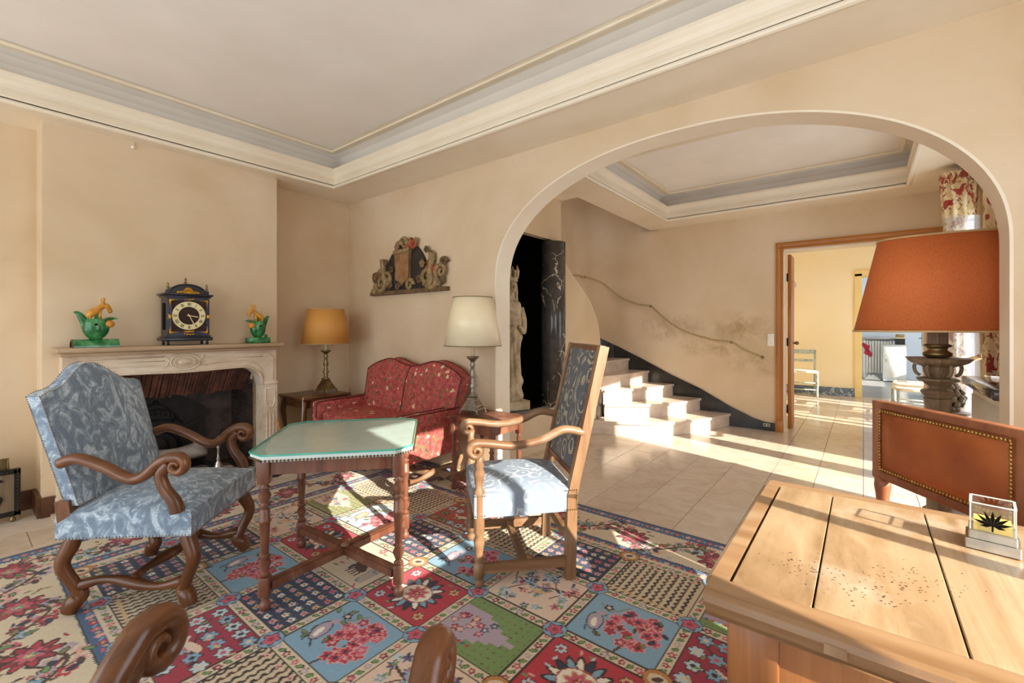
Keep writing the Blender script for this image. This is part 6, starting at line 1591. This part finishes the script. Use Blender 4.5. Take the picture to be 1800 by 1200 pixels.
for i in range(n_):
    j = (i + 1) % n_
    for q in range(4): fs.append((4 * i + q, 4 * j + q, 4 * j + (q + 1) % 4, 4 * i + (q + 1) % 4))
m = MB(); m.add(vs, fs, True); shd_ = m.obj('lamp_shade', MAT['shade_rust'], bl)
for a, b, z in ((0.366, 0.236, 1.228), (0.256, 0.151, 1.740)):
    MB().tube([oval(2 * math.pi * i / 64, a, b) + (z,) for i in range(65)], 0.006, 6).obj('shade_trim', MAT['shade_trim'], shd_)
MB().tube([(-0.25, 0, 1.735), (0.25, 0, 1.735)], 0.004, 6).obj('shade_carrier', MAT['brass'], shd_)
# smaller carved finial standing behind on the floor pedestal
pf = thing('carved_finial', 'pineapple-topped carved wooden pedestal behind the torchere', 'pedestal', (0.44, 4.05, 0.0))
MB().lathe([(0.001, 0.001), (0.13, 0.001), (0.13, 0.05), (0.08, 0.09), (0.07, 0.60), (0.10, 0.64), (0.10, 0.66), (0.06, 0.67)], 8, smooth=False).obj('post', MAT['greywood'], pf)
MB().lathe([(0.05, 0.665), (0.105, 0.69), (0.11, 0.70), (0.05, 0.71)], 14).obj('dish', MAT['greywood'], pf)
m = MB()
for r_i in range(5):
    for k in range(9):
        a = 2 * math.pi * (k + 0.5 * (r_i % 2)) / 9; rr = 0.058 * math.sin(math.pi * (r_i + 1.2) / 6.4)
        m.tube([(rr * math.cos(a), rr * math.sin(a), 0.71 + 0.032 * r_i), (rr * 1.25 * math.cos(a), rr * 1.25 * math.sin(a), 0.735 + 0.032 * r_i), (rr * 1.0 * math.cos(a), rr * math.sin(a), 0.758 + 0.032 * r_i)], [0.018, 0.016, 0.004], 6)
m.obj('pineapple', MAT['greywood'], pf)

# printed curtains, one wrapped in clear plastic
def curtain_mat():
    m, nt, b = newmat('toile_chintz'); vec = coords(nt, (1, 1, 0.7))
    col = ramp(nt, noise(nt, vec, 7, 2, 0.5, 1.5), [(0.42, srgb('d9c08c')), (0.50, srgb('e8d6ac'))])
    f = ramp(nt, noise(nt, vec, 9, 4, 0.6, 2.5), [(0.54, (0, 0, 0)), (0.58, (1, 1, 1))])
    col = mixc(nt, f, col, srgb('a83a33'))
    g = ramp(nt, noise(nt, vec, 26, 3, 0.6, 1.0), [(0.57, (0, 0, 0)), (0.62, (0.8, 0.8, 0.8))])
    col = mixc(nt, g, col, srgb('7d4a30'))
    nt.links.new(col, b.inputs['Base Color']); b.inputs['Roughness'].default_value = 0.7
    return m
MAT['chintz'] = curtain_mat()
def curtain(label, cx_, cy_, wx, wy, z0, z1, waves, seed):
    c = thing('curtain', label, 'curtain', (cx_, cy_, 0), 0, 'printed curtains of the hall window')
    rr = random.Random(seed); ph = rr.random() * 6
    def f(u, v):
        z = z0 + (z1 - z0) * v; th = 2 * math.pi * u
        spread = 1.0 + 0.30 * max(0, v - 0.82) / 0.18 - 0.25 * math.exp(-((v - 0.36) / 0.09) ** 2)
        rad = 1 + 0.16 * math.sin(waves * th + ph + 1.5 * v)
        return (wx * spread * rad * math.cos(th), wy * spread * rad * math.sin(th), z)
    MB().grid(f, 72, 40, closed_u=True).obj('drape', MAT['chintz'], c)
    return c, f
c1, f1 = curtain('red and cream printed curtain in a clear plastic sleeve, farther from the arch', 0.635, 5.30, 0.085, 0.075, 0.02, 2.555, 9, 2)
def plastic():
    m, nt, b = newmat('clear_plastic_film')
    t = nd(nt, 'ShaderNodeBsdfTransparent'); g = nd(nt, 'ShaderNodeBsdfGlossy'); g.inputs['Roughness'].default_value = 0.12; g.inputs[0].default_value = (0.9, 0.93, 1, 1)
    d = nd(nt, 'ShaderNodeBsdfDiffuse'); d.inputs[0].default_value = (0.8, 0.84, 0.9, 1)
    mx = nd(nt, 'ShaderNodeMixShader'); mx.inputs[0].default_value = 0.16; m2 = nd(nt, 'ShaderNodeMixShader'); m2.inputs[0].default_value = 0.22
    nt.links.new(t.outputs[0], mx.inputs[1]); nt.links.new(g.outputs[0], mx.inputs[2]); nt.links.new(mx.outputs[0], m2.inputs[1]); nt.links.new(d.outputs[0], m2.inputs[2])
    nt.links.new(m2.outputs[0], nt.nodes['Material Output'].inputs['Surface']); return m
MB().grid(lambda u, v: (0.115 * (1 + 0.05 * math.sin(6 * math.pi * u + 9 * v)) * math.cos(2 * math.pi * u) + 0.012, 0.095 * math.sin(2 * math.pi * u) - 0.012, 0.05 + 2.12 * v), 40, 30, closed_u=True).obj('plastic_sleeve', plastic(), c1)
MB().tube(spl([(0.02, -0.08, 1.0), (-0.06, -0.12, 0.96), (-0.10, -0.2, 0.93), (0.08, -0.3, 1.02), (0.12, -0.38, 1.08)], 5), 0.02, 8).obj('tie_back', MAT['chintz'], c1)
curtain('red and gold printed curtain hanging nearest the arch jamb', 0.655, 3.90, 0.075, 0.085, 0.96, 2.555, 8, 5)
cpn = thing('curtain_pelmet', 'grey curtain track box under the hall ceiling', 'curtain rail', (0.0, 0, 0))
MB().box((0.70, 4.60, 2.590), (0.12, 1.75, 0.045)).obj('track_box', MAT['steel'], cpn)
for y in np.linspace(3.9, 5.3, 9): MB().tube([(0.68, float(y), 2.56), (0.68, float(y), 2.53)], 0.006, 6).obj('glider', MAT['white'], cpn)
# radiator cover under a dark marble shelf
rc = thing('radiator_cabinet', 'cream fluted radiator cabinet with a dark marble top by the arch', 'radiator cover', (-0.03, 0, 0))
MB().box((0.652, 3.42, 0.455), (0.22, 0.74, 0.90)).obj('cabinet_body', MAT['cream'], rc)
for k in range(22): MB().tube([(0.545, 3.09 + 0.0315 * k, 0.06), (0.545, 3.09 + 0.0315 * k, 0.86)], 0.013, 8).obj('flute', MAT['cream'], rc)
MB().rbox((0.632, 3.43, 0.930), (0.26, 0.80, 0.05), 0.012, 2).obj('marble_top', MAT['blackmarble'], rc)
MB().rbox((0.635, 3.84, 0.930), (0.27, 0.03, 0.05), 0.004, 1).obj('end_board', MAT['cream'], rc)
# ================================================================== FAR ROOM AND KITCHEN
def far_chair(label, loc, rot, proto=None):
    if proto is not None:
        r = proto.copy(); COL.objects.link(r); r.location = loc; r.rotation_euler = (0, 0, rot); r['label'] = label
        for ch in proto.children:
            c_ = ch.copy(); COL.objects.link(c_); c_.parent = r
        return r
    c = thing('painted_chair', label, 'chair', loc, rot, 'painted rush chairs in the far room')
    for sx in (-1, 1):
        MB().tube([(sx * 0.19, -0.19, 0), (sx * 0.19, -0.19, 0.45), (sx * 0.20, -0.235, 0.83)], 0.016, 8).obj('rear_post', MAT['paintchair'], c)
        MB().lathe([(0.012, 0), (0.018, 0.1), (0.015, 0.12), (0.020, 0.25), (0.016, 0.40), (0.018, 0.45)], 10, (sx * 0.20, 0.19, 0)).obj('front_leg', MAT['paintchair'], c)
        MB().tube([(sx * 0.195, -0.19, 0.20), (sx * 0.20, 0.19, 0.20)], 0.010, 7).obj('side_rung', MAT['paintchair'], c)
    for z, h, y in ((0.80, 0.075, -0.232), (0.64, 0.045, -0.212)): MB().rbox((0, y, z), (0.41, 0.022, h), 0.005).obj('back_slat', MAT['paintchair'], c)
    for z in (0.15, 0.27): MB().tube([(-0.20, 0.19, z), (0.20, 0.19, z)], 0.010, 7).obj('front_rung', MAT['paintchair'], c)
    MB().pad((0, 0, 0.455), (0.45, 0.43, 0.055), 0.5, 0.25).obj('rush_seat', MAT['rush'], c)
    return c
fc = far_chair('worn grey painted chair against the far yellow wall', (-0.86, 9.62, 0), facing(0.15, -1))
far_chair('worn painted chair right of the far room, nearer the oak doorway', (0.52, 7.72, 0), facing(-1, -0.1), fc)
far_chair('worn painted chair right of the far room, nearer the kitchen doorway', (0.54, 8.42, 0), facing(-1, 0.05), fc)
# kitchen things
rd = thing('radiator', 'white ribbed radiator against the kitchen back wall', 'radiator', (0.0, 14.08, 0))
for k in range(13): MB().rbox((0.02 + 0.055 * k, 0, 0.53), (0.042, 0.10, 0.80), 0.012).obj('radiator_column', MAT['white'], rd)
MB().box((0.35, 0, 0.18), (0.72, 0.05, 0.04)).box((0.35, 0, 0.88), (0.72, 0.05, 0.04)).obj('radiator_pipe', MAT['white'], rd)
for x in (0.02, 0.68): MB().box((x, 0, 0.065), (0.04, 0.08, 0.13)).obj('radiator_foot', MAT['white'], rd)
sh_ = thing('radiator_shelf', 'grey shelf above the kitchen radiator', 'shelf', (0.35, 14.08, 0.965))
MB().box((0, 0, 0.015), (0.85, 0.22, 0.03)).obj('board', MAT['steel'], sh_)
for x in (-0.3, 0.3): MB().box((x, 0.08, -0.02), (0.02, 0.05, 0.05)).obj('bracket', MAT['steel'], sh_)
kc = thing('kitchen_cabinet', 'low white kitchen cabinet with a grey top', 'cabinet', (0.56, 13.62, 0))
MB().box((0, 0, 0.42), (0.40, 0.42, 0.80)).obj('body', MAT['whitewall'], kc)
dr = MB().rbox((-0.0, -0.218, 0.44), (0.385, 0.016, 0.74), 0.004, 1).obj('door', MAT['white'], kc)
MB().tube([(-0.15, -0.235, 0.45), (-0.15, -0.235, 0.60)], 0.006, 6).obj('handle', MAT['steel'], dr)
MB().box((0, 0, 0.835), (0.44, 0.46, 0.03)).obj('worktop', MAT['steel'], kc)
for x in (-0.17, 0.17):
    for y in (-0.18, 0.18): MB().box((x, y, 0.01), (0.03, 0.03, 0.02)).obj('foot', MAT['iron'], kc)
bxk = thing('storage_box', 'black and yellow box standing on the kitchen cabinet', 'box', (0.66, 13.62, 0.851))
MB().box((0, 0, 0.07), (0.17, 0.2, 0.14)).obj('body', MAT['iron'], bxk)
MB().box((0, 0, 0.15), (0.18, 0.21, 0.02)).obj('lid', MAT['yellow_paint'], bxk)
MB().box((0, 0, 0.20), (0.15, 0.18, 0.08)).obj('upper_box', MAT['brass'], bxk)
cl1 = MB(); cl1.grid(lambda u, v: (0.02 + 0.30 * u, 13.55 + 0.26 * v, 0.012 + 0.13 * math.sin(math.pi * u) * math.sin(math.pi * v) * (0.7 + 0.6 * mnoise.noise(Vector((u * 5, v * 5, 3))))), 18, 14)
tag(cl1.obj('white_cloth', MAT['white']), 'crumpled white cloth lying on the kitchen floor', 'cloth')
cl2 = MB(); cl2.grid(lambda u, v: (0.0 + 0.14 * u + 0.03 * math.sin(6 * v), 13.995 - 0.015 * math.sin(9 * u + 3 * v), 0.62 + 0.26 * v - 0.10 * u), 10, 10)
cl2.grid(lambda u, v: (0.0 + 0.14 * u + 0.03 * math.sin(6 * v), 14.0 - 0.015 * math.sin(9 * u + 3 * v), 0.62 + 0.26 * v - 0.10 * u), 10, 10)
tag(cl2.obj('red_towel', MAT.setdefault('redcloth', pm('red_cotton', 'a8243a', 'c2354a', 20, 0.8))), 'red towel hanging on the kitchen radiator', 'towel')
kd = thing('kitchen_door', 'white kitchen door standing open with a lever handle', 'door', (0.84, 10.30, 0.0), R(0))
lfk = MB().rbox((0.02, 0.42, 1.07), (0.04, 0.80, 2.12), 0.004, 1).obj('door_leaf', MAT['white'], kd)
MB().tube([(-0.003, 0.74, 1.05), (-0.04, 0.74, 1.05), (-0.045, 0.64, 1.05)], 0.009, 7).obj('lever_handle', MAT['steel'], lfk)
MB().box((-0.003, 0.74, 1.03), (0.006, 0.04, 0.18)).obj('handle_plate', MAT['steel'], lfk)
